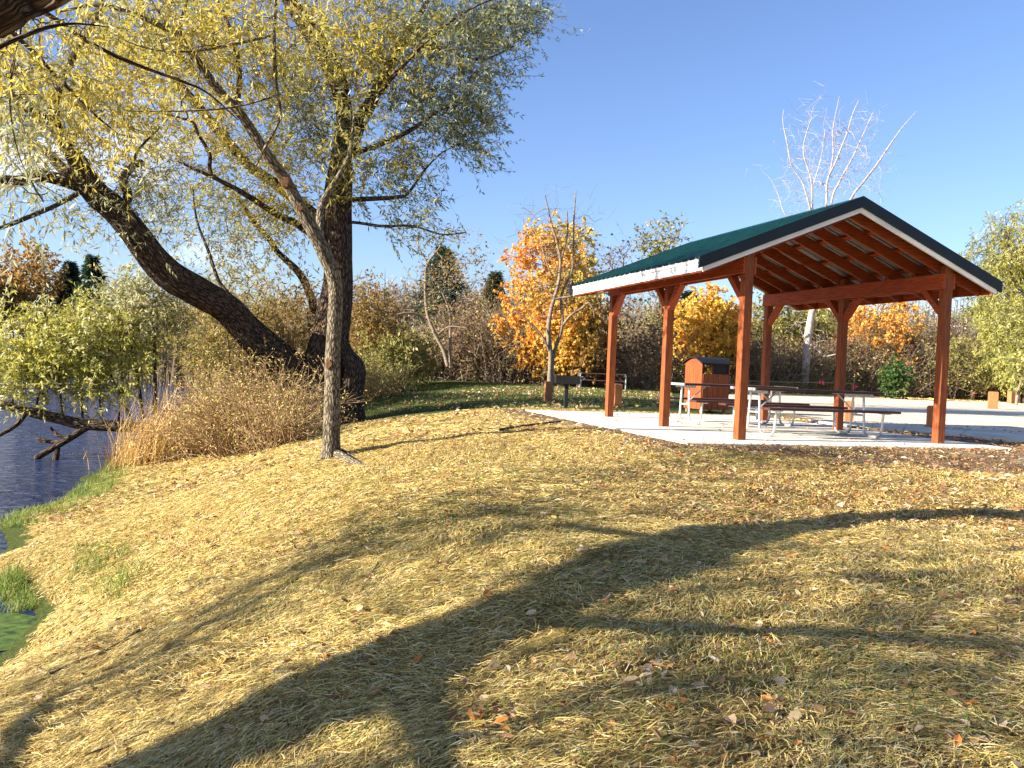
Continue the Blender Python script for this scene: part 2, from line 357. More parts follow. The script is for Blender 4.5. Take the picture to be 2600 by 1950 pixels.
def sticks(P0, P1, r0, r1, sides=3):
    P0, P1 = np.asarray(P0, float), np.asarray(P1, float); n = len(P0)
    r0 = np.broadcast_to(np.asarray(r0, float), (n,)); r1 = np.broadcast_to(np.asarray(r1, float), (n,))
    d = P1-P0; d /= np.linalg.norm(d, axis=1)[:, None]+1e-9
    a = np.cross(d, np.where(np.abs(d[:, 2:3]) > .9, [[1., 0, 0]], [[0, 0, 1.]])); a /= np.linalg.norm(a, axis=1)[:, None]+1e-9; b = np.cross(d, a)
    th = np.linspace(0, 2*PI, sides, endpoint=False)
    ring = a[:, None]*np.cos(th)[None, :, None]+b[:, None]*np.sin(th)[None, :, None]
    V = np.concatenate([P0[:, None]+ring*r0[:, None, None], P1[:, None]+ring*r1[:, None, None]], 1)
    j = np.arange(sides); j2 = (j+1) % sides
    f = np.stack([j, j2, j2+sides, j+sides], -1)
    Fq = (np.arange(n)[:, None, None]*2*sides+f[None]).reshape(-1, 4)
    V = V.reshape(-1, 3)
    return V, Fq, V.copy()
def nrm(a): return a/(np.linalg.norm(a, axis=-1, keepdims=True)+1e-9)
def rvec(n): return nrm(rng.normal(size=(n, 3)))
def leafquads(b, d, Ln, Wd, fat=.45):
    n = len(b); w_ = nrm(np.cross(d, rvec(n)))
    Ln = np.broadcast_to(Ln, (n,))[:, None]; Wd = np.broadcast_to(Wd, (n,))[:, None]
    V = np.stack([b, b+d*Ln*fat+w_*Wd*.5, b+d*Ln, b+d*Ln*fat-w_*Wd*.5], 1).reshape(-1, 3)
    return V, np.arange(4*n).reshape(-1, 4)
def palette(n, cols, jit=.25):
    """cols: list of (weight, rgb)"""
    wt = np.array([c[0] for c in cols], float); wt /= wt.sum(); C = np.array([c[1] for c in cols], float)
    k = rng.choice(len(cols), n, p=wt); c = C[k]*(1+jit*(rng.random((n, 1))-.5)*2)*(1+.1*(rng.random((n, 3))-.5))
    return np.clip(c, 0, 1)
Y = [(4, (.62, .47, .06)), (3, (.50, .41, .065)), (2, (.30, .28, .05)), (1, (.66, .56, .24))]
YG = [(3, (.46, .37, .07)), (3, (.28, .26, .06)), (2, (.44, .36, .07)), (1, (.32, .34, .22))]
G = [(3, (.14, .16, .06)), (3, (.24, .27, .16)), (2, (.32, .27, .06)), (2, (.40, .43, .32))]
P_ = [(3, (.42, .40, .20)), (2, (.55, .52, .33)), (2, (.25, .25, .08)), (1, (.44, .36, .08))]
S_ = [(4, (.36, .36, .06)), (3, (.52, .45, .08)), (2, (.62, .58, .30)), (2, (.16, .18, .04))]
# ---------------------------------------------------------------- terrain
WZ = -1.9
cps = []
for px, py, z in [(0, 1330, -1.88), (110, 1296, -1.86), (200, 1235, -1.86), (300, 1172, -1.86), (420, 1140, -1.86), (560, 1092, -1.86), (95, 1400, -1.72), (50, 1440, -1.80), (115, 1560, -1.84), (65, 1650, -1.84),
                  (300, 1300, -1.50), (300, 1480, -1.42), (200, 1640, -1.42), (500, 1250, -1.10), (600, 1450, -.98), (350, 1750, -1.08), (100, 1900, -1.2),
                  (844, 1158, -.50), (770, 1105, -.74), (640, 1150, -1.12), (500, 1168, -1.45), (1100, 1090, -.26), (1000, 1250, -.46), (1000, 1500, -.60), (800, 1900, -.74), (1300, 1950, -.62),
                  (1300, 1300, -.36), (1500, 1200, -.20), (1600, 1115, -.10), (1352, 1052, -.06), (1480, 1080, -.06), (1755, 1130, -.07), (2340, 1145, -.07), (2590, 1150, -.09), (1900, 1300, -.28), (2300, 1250, -.20),
                  (2600, 1300, -.26), (2600, 1950, -.48), (1900, 1950, -.52), (1900, 1600, -.46), (1150, 1000, -.16), (1000, 1005, -.26), (900, 1012, -.45)]:
    p = at_z(px, py, z); cps.append((p[0], p[1], z))
cps += [(3, 24, -.05), (8, 26, -.05), (15, 20, -.05), (30, 30, -.05), (3, 45, -.05), (20, 55, -.05), (0, 62, -.05), (-3, 40, -.12), (-7, 33, -1.1), (-8.5, 26, -1.9), (-12.5, 46, -1.9), (-20, 78, -1.9), (-9, 48, -.4), (-14, 75, -.5),
        (-30, 86, -1.95), (-60, 86, -1.95), (-14, 18, -2.6), (-20, 40, -2.7), (-40, 60, -2.7), (-50, 30, -2.7), (-8.2, 12.2, -2.25), (-10, 9, -2.3), (-6.6, 8.0, -2.15), (0, -8, -.75), (6, -8, -.55), (-6, -5, -1.3), (-9, 2, -1.9), (-14, 4, -2.5), (15, 0, -.4), (12, 10, -.12),
        (-30, 100, -.7), (-60, 100, -.7), (-90, 86, -1.95), (60, 60, -.1), (0, 110, -.2), (40, 110, -.2), (-60, 130, -.3), (-90, 40, -2.7), (-40, 0, -2.6), (40, -10, -.4)]
cps = np.array(cps)
def _ker(d2): return np.where(d2 > 1e-12, d2*np.log(d2+1e-12), 0)
_n = len(cps); _S = 10.0
_A = np.zeros((_n+3, _n+3)); _xy = cps[:, :2]/_S
_A[:_n, :_n] = _ker(((_xy[:, None]-_xy[None])**2).sum(-1)) + np.eye(_n)*2e-4
_A[:_n, _n] = 1; _A[:_n, _n+1:] = _xy; _A[_n, :_n] = 1; _A[_n+1:, :_n] = _xy.T
_c = np.linalg.solve(_A, np.concatenate([cps[:, 2], [0, 0, 0]]))
def sstep(a, b, x): t = np.clip((x-a)/(b-a), 0, 1); return t*t*(3-2*t)
def uvof(x, y):
    dx, dy = x-CX, y-CY
    return -math.sin(YAW)*dx+math.cos(YAW)*dy, math.cos(YAW)*dx+math.sin(YAW)*dy
def vnoise(x, y, s, seed=0):
    x = np.asarray(x)/s+seed*17.3; y = np.asarray(y)/s+seed*9.1
    xi, yi = np.floor(x), np.floor(y); fx, fy = x-xi, y-yi; fx = fx*fx*(3-2*fx); fy = fy*fy*(3-2*fy)
    h = lambda a, b: np.modf(np.abs(np.sin(a*127.1+b*311.7+seed*3.3)*43758.5453))[0]
    return (h(xi, yi)*(1-fx)+h(xi+1, yi)*fx)*(1-fy)+(h(xi, yi+1)*(1-fx)+h(xi+1, yi+1)*fx)*fy
def H(x, y):
    x = np.atleast_1d(np.asarray(x, float)); y = np.atleast_1d(np.asarray(y, float)); sh = x.shape; x, y = x.ravel(), y.ravel(); out = np.empty(len(x))
    for s in range(0, len(x), 40000):
        q = np.stack([x[s:s+40000], y[s:s+40000]], 1)/_S
        out[s:s+40000] = _ker(((q[:, None]-_xy[None])**2).sum(-1)) @ _c[:_n]+_c[_n]+q @ _c[_n+1:]
    out = np.clip(out, -2.9, .02)
    far = sstep(75, 130, np.hypot(x, y-20)); water_side = (x < -22) & (y < 84)
    out = out*(1-far)+np.where(water_side, -2.6, -.3)*far
    nb = (vnoise(x, y, .9, 1)-.5)*.07+(vnoise(x, y, .33, 2)-.5)*.035+(vnoise(x, y, 2.4, 3)-.5)*.10
    near = 1-sstep(25, 40, y)
    out += nb*near
    u, v = uvof(x, y)
    d = np.maximum(np.maximum(-1.0-u, u-7.0), np.maximum(-1.5-v, v-4.7))
    kpad = 1-sstep(0, 1.6, d)
    out = out*(1-kpad)+(-.022)*kpad
    kg = sstep(2.0, 6.0, x-5.0-.0*y)*sstep(13.5, 17.5, y+.55*(x-9))
    out = out*(1-kg)+(-.05)*kg
    return out.reshape(sh)
def H1(x, y): return float(H(np.array([x]), np.array([y]))[0])
def on_ground(px, py):
    d = ray(px, py); t = np.linspace(2.5, 110, 5000)
    P = CAM+d[None]*t[:, None]; k = np.argmax(P[:, 2] < H(P[:, 0], P[:, 1])); return P[k]
def axis(a, b, fine, outer0, outer1, growth=1.12):
    m = list(np.arange(a, b, fine)); x, st = a, fine; lo = []
    while x > outer0: st *= growth; x -= st; lo.append(x)
    x, st = m[-1], fine
    while x < outer1: st *= growth; x += st; m.append(x)
    return np.array(lo[::-1]+m)
gx, gy = axis(-10, 11, .11, -500, 500), axis(1.5, 21, .11, -200, 700)
GX, GY = np.meshgrid(gx, gy); GZ = H(GX.ravel(), GY.ravel()).reshape(GX.shape)
def zones(x, y, z):
    u, v = uvof(x, y)
    d = np.maximum(np.maximum(-1.0-u, u-6.9), np.maximum(-1.4-v, v-4.7))
    dirt = 1-sstep(-.1, 1.1, d)
    # bare soil strip before the slab, wider to the right
    dirt = np.maximum(dirt, (1-sstep(.9, 3.0, np.maximum(-1.0-u, 0)+np.maximum(1.6-v, 0)*.75))*(u < 1))
    dirt = np.maximum(dirt, sstep(2.5, 5.0, v)*sstep(-4.0, -2.4, u)*(u < 8)*(1-sstep(12, 16, x)))
    green = sstep(18.5, 21, y)*(1-sstep(60, 66, y))*.85
    green = np.maximum(green, .9*(1-sstep(.03, .17, z-WZ)))                     # wet bank
    gp = on_patch
    for (cx, cy, r, a) in gp: green = np.maximum(green, a*(1-sstep(.2, 1, np.hypot(x-cx, y-cy)/r)))
    green = np.maximum(green, sstep(80, 90, y)*.9)
    dirt = np.where((y > 19), dirt*.6, dirt)
    return np.stack([np.zeros_like(x), green*(1-dirt*.5), dirt], -1)
on_patch = [(*at_z(230, 1420, -1.5)[:2], .9, .40), (*at_z(1020, 1330, -.5)[:2], 1.6, .42), (*at_z(1250, 1330, -.4)[:2], 1.3, .42), (*at_z(330, 1225, -1.5)[:2], 1.6, .45), (*at_z(2050, 1700, -.5)[:2], 1.0, .40), (*at_z(1450, 1440, -.45)[:2], 1.6, .40), (*at_z(700, 1560, -.9)[:2], 1.3, .36), (*at_z(1000, 1100, -.35)[:2], 2.0, .36), (*at_z(1780, 1180, -.2)[:2], .9, .40), (*at_z(2400, 1500, -.35)[:2], 1.5, .42)]
nxg, nyg = len(gx), len(gy)
ii, jj = np.meshgrid(np.arange(nxg-1), np.arange(nyg-1)); a0 = (jj*nxg+ii).ravel()
GF = np.stack([a0, a0+1, a0+1+nxg, a0+nxg], -1)
GV = np.stack([GX.ravel(), GY.ravel(), GZ.ravel()], -1)
o = npmesh('ground', GV, GF, MT['ground'], col=zones(GV[:, 0], GV[:, 1], GV[:, 2]), smooth=True); tag(o, kind='structure')
o = npmesh('water', [(-400, -60, WZ), (2, -60, WZ), (2, 92, WZ), (-400, 92, WZ)], [(0, 1, 2, 3)], MT['water']); tag(o, kind='structure')
def sheet(name, pts, z, mt, thick=0):
    m = MB(); n = len(pts)
    if thick: m.add([(x, y, z) for x, y in pts]+[(x, y, z-thick) for x, y in pts], [tuple(range(n))]+[(i, i+n, (i+1) % n+n, (i+1) % n) for i in range(n)])
    else: m.add([(x, y, z) for x, y in pts], [tuple(range(n))])
    return tag(m.build(name, mt), kind='structure')
# concrete slab in six bays with tooled joints
m = MB(); us = [-.72, 1.55, 4.02, 6.75]; vs_ = [-1.22, 1.78, 4.4]
for a in range(3):
    for b in range(2):
        u0, u1, v0, v1 = us[a]+.005, us[a+1]-.005, vs_[b]+.005, vs_[b+1]-.005
        c = [uv2xy(u0, v0), uv2xy(u0, v1), uv2xy(u1, v1), uv2xy(u1, v0)]
        m.hexa([(x, y, -.15) for x, y in c]+[(x, y, 0) for x, y in c], 0, .006)
c = [uv2xy(us[0]+.01, vs_[0]+.01), uv2xy(us[0]+.01, vs_[-1]-.01), uv2xy(us[-1]-.01, vs_[-1]-.01), uv2xy(us[-1]-.01, vs_[0]+.01)]
m.hexa([(x, y, -.16) for x, y in c]+[(x, y, -.02) for x, y in c])
tag(m.build('concrete_slab', MT['concrete'], local=True), kind='structure')
# footpath, in slabs
wn = [(6.62, 19.1), (6.97, 17.98), (7.6, 16.62), (9.12, 15.23), (11.4, 13.3), (15, 10.4)]; wf = [(7.0, 19.6), (7.36, 18.98), (8.25, 17.95), (10.08, 16.6), (12.4, 14.7), (16, 11.9)]
m = MB()
for i in range(5):
    for k in range(2):
        t0, t1 = k/2+.004, (k+1)/2-.004
        lp = lambda A, t: (A[i][0]*(1-t)+A[i+1][0]*t, A[i][1]*(1-t)+A[i+1][1]*t)
        q = [lp(wn, t0), lp(wn, t1), lp(wf, t1), lp(wf, t0)]
        m.hexa([(x, y, -.2) for x, y in q]+[(x, y, .03) for x, y in q])
tag(m.build('footpath', MT['concrete']), kind='structure')
sheet('gravel_lot', [(6.9, 21.2), (8.4, 18.4), (10.4, 16.9), (12.8, 14.9), (16.4, 12.2), (40, 4), (90, 20), (80, 74), (37.3, 62), (22.3, 54), (13.5, 50.5), (9.2, 38), (6.6, 27)], -.012, MT['gravel'])
# ---------------------------------------------------------------- picnic shelter
hW = W/2
sh = empty('picnic_shelter', (*uv2xy(L, hW), 0), YAW, label='open timber picnic shelter with a dark green metal gable roof on the concrete slab', cat='shelter')
ps, hb, hbt = .1391, 2.44, 2.682
GU, GV_, TAN, HE = .1615, .8195, .41241, 2.6031
run = hW+GV_; RZ = HE+run*TAN; SL = math.hypot(1, TAN)
yN, yF = -L-GU, L+GU
for i in range(3):
    for sgn in (-1, 1):
        MB().box(sgn*hW-ps/2, sgn*hW+ps/2, (i-1)*L-ps/2, (i-1)*L+ps/2, 0.0, hbt+.13, bev=.008).build('post', MT['wood_z'], sh)
for sgn in (-1, 1):
    for k in (-1, 1):
        x = sgn*hW+k*(ps/2+.0205)
        MB().box(x-.019, x+.019, -L-ps/2-.003, L+ps/2+.003, hb, hbt, bev=.004).build('beam', MT['wood_y'], sh)
    for i, dirs in ((0, (1,)), (1, (-1, 1)), (2, (-1,))):
        for dr in dirs:
            y0 = (i-1)*L+dr*ps/2
            m = MB(); h2 = .055
            x0, x1 = sgn*hW-h2, sgn*hW+h2
            a, b_ = (y0, 2.03), (y0+dr*.41, hb-.002)
            pts = [(y0+dr*.002, 2.02), (y0+dr*.002, 2.155), (y0+dr*.285, hb-.003), (y0+dr*.42, hb-.003)]
            v = [(x0, y, z) for y, z in pts]+[(x1, y, z) for y, z in pts]
            fs = [(0, 1, 2, 3), (7, 6, 5, 4), (0, 4, 5, 1), (1, 5, 6, 2), (2, 6, 7, 3), (3, 7, 4, 0)]
            if dr > 0: fs = [tuple(reversed(f)) for f in fs]
            m.add(v, fs).build('knee_brace', MT['wood_y'], sh)
def zroof(x): return HE+(run-abs(x))*TAN
TH = .026                      # metal sheet on purlins on rafters
for sgn in (-1, 1):
    nr = 9
    for i in range(nr):
        y = -L+i*2*L/(nr-1)+(.09 if i < nr-1 else -.09)*(1 if i in (0, 4, 8) else 0)
        z0 = zroof(0)-TH-.042-.097; xe = run-.06
        p = (sgn*.012, y, z0); q = (sgn*xe, y, z0-(xe)*TAN)
        MB().beam(p, q, .042, .180, bev=.003).build('rafter', MT['wood_x'], sh)
        if 0 < i < nr-1:
            for k in ((-1, 1) if abs((i)) >= 0 else ()):
                x = sgn*hW-sgn*(ps/2+.0205)
                if k == 1: MB().box(x-.017, x+.017, y+.021, y+.057, hbt+.001, zroof(x)-.09).build('cleat', MT['wood_z'], sh)
    for i in range(5):
        x = .16+i*(run-.26)/4
        zc = zroof(x)-TH-.020*SL
        p = (sgn*x, yN+.03, zc); q = (sgn*x, yF-.03, zc)
        MB().beam(p, q, .089, .037, up=(sgn*TAN, 0, 1)).build('purlin', MT['wood_y'], sh)
    # ribbed metal sheet
    prof = []; y = yN-.02; 
    while y < yF+.02:
        for dy, dz in ((0, 0), (.155, 0), (.165, .03), (.2, .03), (.21, 0)):
            if y+dy <= yF+.02: prof.append((y+dy, dz))
        y += .21
    nP = len(prof)
    x1 = run+.03; top = []; bot = []
    for xx in (.0, x1):
        for (yy, dz) in prof: top.append((sgn*xx, yy, zroof(xx)+dz))
    for xx in (.0, x1):
        for (yy, dz) in prof: bot.append((sgn*xx, yy, zroof(xx)+dz-.008))
    m = MB()
    fr = [(i, i+1, i+1+nP, i+nP) for i in range(nP-1)]
    if sgn < 0: fr = [tuple(reversed(f)) for f in fr]
    m.add(top, fr, 0); m.add(bot, [tuple(reversed(f)) for f in fr], 1)
    m.build('roof_panel', [MT['green'], MT['under']], sh)
    # eave fascia with a drip edge
    xf = sgn*(run+.003)
    m = MB(); m.box(min(xf, xf-sgn*.022), max(xf, xf-sgn*.022), yN-.012, yF+.012, HE-.185, HE-.012, bev=.003)
    m.box(min(xf, xf+sgn*.018), max(xf, xf+sgn*.018), yN-.012, yF+.012, HE-.065, HE-.013)
    m.build('fascia', MT['white'], sh)
    xi = sgn*(run-.042); MB().box(xi-.0195, xi+.0195, yN+.02, yF-.02, HE-.20, HE-.035).build('subfascia', MT['wood_y'], sh)
    for ye, dr in ((yN, -1), (yF, 1)):
        m = MB(); yc = ye+dr*.028
        def strip(z_top, z_bot, y_c, wy, x_end):
            mm = MB(); a = [(sgn*.0, RZ+z_top), (sgn*x_end, RZ+z_top-x_end*TAN), (sgn*x_end, RZ+z_bot-x_end*TAN), (sgn*.0, RZ+z_bot)]
            v = [(x, y_c-wy, z) for x, z in a]+[(x, y_c+wy, z) for x, z in a]
            fs = [(0, 1, 2, 3), (7, 6, 5, 4), (0, 4, 5, 1), (1, 5, 6, 2), (2, 6, 7, 3), (3, 7, 4, 0)]
            if sgn < 0: fs = [tuple(reversed(f)) for f in fs]
            return mm.add(v, fs)
        strip(.034, -.135, yc, .022, run+.075).build('rake_trim', MT['rake'], sh)
        strip(-.10, -.208, ye+dr*.002-.0, .018, run-.01 if True else 0).build('gable_board', MT['white'], sh)
m = MB(); ca = .17
m.add([(-ca, yN-.03, RZ+.026-ca*TAN), (0, yN-.03, RZ+.03), (ca, yN-.03, RZ+.026-ca*TAN), (-ca, yF+.03, RZ+.026-ca*TAN), (0, yF+.03, RZ+.03), (ca, yF+.03, RZ+.026-ca*TAN)],
      [(0, 3, 4, 1), (1, 4, 5, 2)]); m.build('ridge_cap', MT['green'], sh)
# ---------------------------------------------------------------- picnic tables (long axis = local x)
def arc(c, r, a0, a1, n):
    return [(c[0]+r*math.cos(a0+(a1-a0)*i/n), c[1]+r*math.sin(a0+(a1-a0)*i/n)) for i in range(n+1)]
def make_table(name, loc, rz, label, group, ln=2.44):
    t = empty(name, loc, rz, label=label, cat='picnic table', group=group)
    m = MB()
    for k in range(3):
        y = (k-1)*.247; m.box(-ln/2, ln/2, y-.121, y+.121, .72, .758, bev=.006)
    m.build('tabletop', MT['table'], t)
    for e in (-1, 1):
        m = MB(); m.box(e*ln/2-.002 if e > 0 else -ln/2-.022, e*ln/2+.022 if e > 0 else -ln/2+.002, -.372, .372, .716, .7595); m.build('end_cap', MT['galv'], t)
    for s in (-1, 1):
        MB().box(-ln/2, ln/2, s*.66-.122, s*.66+.122, .425, .463, bev=.006).build('bench', MT['table'], t)
    for e in (-1, 1):
        x = e*1.0; m = MB()
        for s in (-1, 1):
            rad = .13; pts = [(s*.13, .70), (s*.15, .45), (s*.17, .15+.03)]
            pts += [(s*(.17+rad)-s*rad*math.cos(a), .155-rad*math.sin(a)) for a in np.linspace(0.1, PI/2, 6)]
            pts += [(s*(.60-rad)+s*rad*math.sin(a), .155-rad*math.cos(a)) for a in np.linspace(0, PI/2-.1, 6)]
            pts += [(s*.615, .28), (s*.63, .41)]
            m.tube([(x, y, z) for y, z in pts], .021, 10)
            m.box(x-.03, x+.03, s*.66-.11, s*.66+.11, .405, .4245)
        m.tube([(x, -.155, .36), (x, .155, .36)], .018, 8)
        m.build('leg_frame', MT['galv'], t, smooth=False)
        m = MB(); m.box(x-.03, x+.03, -.33, .33, .672, .7195); m.build('crossmember', MT['galv'], t)
        m = MB(); m.beam((x-e*.02, 0, .37), (x-e*.42, 0, .70), .03, .012); m.beam((x-e*.36, 0, .708), (x-e*.5, 0, .708), .09, .012); m.build('brace', MT['galv'], t)
    return t
GT = 'picnic tables'
make_table('picnic_table', (*uv2xy(1.2, 1.98), 0), YAW, 'brown plank picnic table with galvanised tube legs nearest the front posts of the shelter', GT)
make_table('picnic_table', (*uv2xy(3.55, 1.93), 0), YAW+.035, 'brown plank picnic table at the rear of the shelter in front of the slatted bin', GT)
fx_, fy_ = at_d(1530, 985, 38)[:2]
ft = make_table('picnic_table', (fx_, fy_, H1(fx_, fy_)), -.12, 'distant picnic table on the grass behind the black grill', GT, 1.9)
# ---------------------------------------------------------------- slatted bin enclosure
bx, by = uv2xy(8.25, 4.0)
bn = empty('litter_bin', (bx, by, -.03), YAW+.10, label='slatted wooden litter bin housing with a curved dark roof behind the slab', cat='litter bin')
bw, bd, bh = .40, .37, 1.36
for s in (-1, 1):
    m = MB()
    for k in range(4):
        y0 = -bd+k*bd/2+.003; y1 = y0+bd/2-.006
        zt = lambda y: .10+1.13+.13*math.cos(y/bd*PI/2)
        v = []
        for x in (s*bw-.012, s*bw+.012):
            v += [(x, y0, .10), (x, y1, .10), (x, y1, zt(y1)), (x, (y0+y1)/2, zt((y0+y1)/2)), (x, y0, zt(y0))]
        m.add(v, [(4, 3, 2, 1, 0), (5, 6, 7, 8, 9), (0, 1, 6, 5), (1, 2, 7, 6), (2, 3, 8, 7), (3, 4, 9, 8), (4, 0, 5, 9)])
    m.build('side_panel', MT['wood_z'], bn)
for yy in (-bd, bd):
    m = MB()
    for k in range(5):
        x0 = -bw+.014+k*(2*bw-.028)/5+.004; m.box(x0, x0+(2*bw-.028)/5-.008, yy-.012, yy+.012, .10, .98 if yy < 0 else .98, bev=.003)
    m.build('front_panel' if yy < 0 else 'back_panel', MT['wood_z'], bn)
m = MB(); m.box(-.005, bw-.016, -bd+.03, -bd+.05, .985, 1.24); m.build('inner_door', MT['black'], bn)
m = MB(); n = 10; v = []
for x in (-bw-.07, bw+.07):
    for off in (0, .03):
        for k in range(n+1):
            y = (-1+2*k/n)*(bd+.06); v.append((x, y, 1.235+off+.135*math.cos(y/bd*PI/2*.92)))
N1 = n+1
fs = []
for k in range(n):
    fs += [(k, k+1, k+1+2*N1, k+2*N1), (k+N1, k+N1+2*N1, k+1+N1+2*N1, k+1+N1), (k, k+N1, k+1+N1, k+1), (k+2*N1, k+1+2*N1, k+1+3*N1, k+3*N1)]
fs += [(0, 2*N1, 3*N1, N1), (n, n+N1, n+3*N1, n+2*N1)]
m.add(v, fs); m.build('roof', MT['black'], bn)
m = MB()
for sx_ in (-1, 1):
    for sy in (-1, 1):
        m = MB(); m.box(sx_*(bw-.06)-.035, sx_*(bw-.06)+.035, sy*(bd-.06)-.035, sy*(bd-.06)+.035, 0, .1); m.build('foot', MT['tank'], bn)
m = MB(); m.tube([(0, 0, .14), (0, 0, .5), (0, 0, .95)], .27, 20); m.build('bin', MT['black'], bn)
# ---------------------------------------------------------------- grill
gxw, gyw = at_z(1436, 1040, -.05)[:2]
gr = empty('grill', (gxw, gyw, -.05), .05, label='black iron pedestal grill on a square post beside the slab', cat='grill')
MB().box(-.045, .045, -.045, .045, 0, .62, bev=.006).build('pedestal', MT['black'], gr)
m = MB(); m.box(-.28, .30, -.2, .2, .62, .64); m.box(-.28, -.265, -.2, .2, .64, .84); m.box(-.265, .30, -.2, -.185, .64, .82); m.box(-.265, .30, .185, .2, .64, .82)
m.build('firebox', MT['black'], gr)
m = MB()
for k in range(12): m.tube([(-.26, -.17+k*.031, .80), (.36, -.17+k*.031, .80)], .006, 5)
m.tube([(.36, -.18, .80), (.36, .18, .80)], .008, 5); m.build('grate', MT['galv'], gr)
m = MB(); m.tube([(.36, -.05, .80), (.52, -.05, .80)], .012, 6); m.tube([(.36, .05, .80), (.52, .05, .80)], .012, 6); m.build('handle', MT['black'], gr)
# ---------------------------------------------------------------- bollards
def bollard(px, py, h, wd, label, rz=0.1):
    p = on_ground(px, py); z = max(H1(p[0], p[1]), -.05)
    p = at_z(px, py, z)
    m = MB(); m.box(-wd/2, wd/2, -wd/2, wd/2, -.1, h-.03); 
    c = .022
    m.add([(-wd/2, -wd/2, h-.03), (wd/2, -wd/2, h-.03), (wd/2, wd/2, h-.03), (-wd/2, wd/2, h-.03), (-wd/2+c, -wd/2+c, h), (wd/2-c, -wd/2+c, h), (wd/2-c, wd/2-c, h), (-wd/2+c, wd/2-c, h)],
          [(0, 1, 5, 4), (1, 2, 6, 5), (2, 3, 7, 6), (3, 0, 4, 7), (4, 5, 6, 7)])
    o = m.build('bollard', MT['tank']); o.location = (p[0], p[1], z); o.rotation_euler = (0, 0, rz)
    return tag(o, label=label, cat='bollard', group='square timber bollards round the lot')
bollard(1391, 1016, .57, .2, 'square timber bollard left of the black grill at the foot of a bare tree', .3)
bollard(1566, 1031, .60, .2, 'square timber bollard half hidden behind the rear left shelter post', .25)
bollard(2155, 1072, .50, .19, 'short square bollard with a lit tan face behind the middle right shelter post', -.25)
bollard(2368, 1088, .50, .19, 'dark shaded bollard just left of the front right shelter post', .25)
bollard(2520, 1040, .76, .34, 'thick square bollard standing alone on the sunlit gravel at the right', -.35)
bollard(2530, 1014, .75, .36, 'square bollard tucked close behind the thick one on the gravel', .1)
bollard(2567, 1026, .74, .30, 'square bollard beside the small tree at the far right of the lot', .3)
# ---------------------------------------------------------------- survey stakes with ribbons and string
def stake(px, y, h, label, ribbon_z):
    p = at_d(px, 990, y); z = H1(p[0], p[1]); e = empty('survey_stake', (p[0], p[1], z), 0, label=label, cat='stake', group='survey stakes before the thicket')
    m = MB(); m.beam((0, 0, -.1), (.05, 0, h-.35), .05, .03); m.build('shaft', MT['stake'], e)
    m = MB(); m.beam((.05, 0, h-.349), (.065, 0, h), .056, .036); m.build('painted_tip', MT['redpaint'], e)
    m = MB()
    for k in range(5):
        a = k*1.3; d = (math.cos(a)*.16, -.03, -.12+.12*math.sin(a*2)); q = (.03, -.03, ribbon_z)
        m.add([q, (q[0]+d[0], q[1]+d[1]-.02, q[2]+d[2]+.05), (q[0]+d[0]*1.5, q[1]+d[1], q[2]+d[2]*1.4), (q[0]+d[0]*.8, q[1]+d[1], q[2]+d[2]-.06)], [(0, 1, 2, 3)])
    m.build('ribbon', MT['pink'], e)
    return p
sA = stake(2166, 52, 1.75, 'wooden survey stake with a red tip and pink ribbon right of the middle shelter post', .75)
sB = stake(2467, 54, 1.7, 'survey stake with a pink ribbon before the dry grass near the right bollards', .62)
c1 = at_d(1900, 967, 50); c2 = at_d(2085, 971, 51); c3 = np.array([sA[0], sA[1], H1(sA[0], sA[1])+.8])
m = MB(); m.tube([tuple(c1), tuple((c1+c2)/2+np.array([0, 0, -.03])), tuple(c2), tuple(c3)], .012, 4)
o = m.build('boundary_string', MT['stake']); tag(o, label='thin string stretched in front of the thicket between stakes', cat='string')
m = MB()
for k in range(6):
    a = k*1.1; q = np.array([0, -.02, 0]); d = np.array([math.cos(a)*.16, -.02*k, math.sin(a)*.11])
    m.add([q, q+d+[0, 0, .08], q+d*1.3, q+d*.7+[0, 0, -.1]], [(0, 1, 2, 3)])
o = m.build('ribbon', MT['pink']); o.location = tuple(c2); tag(o, label='pink ribbon tied on the string behind the rear shelter posts', cat='ribbon')
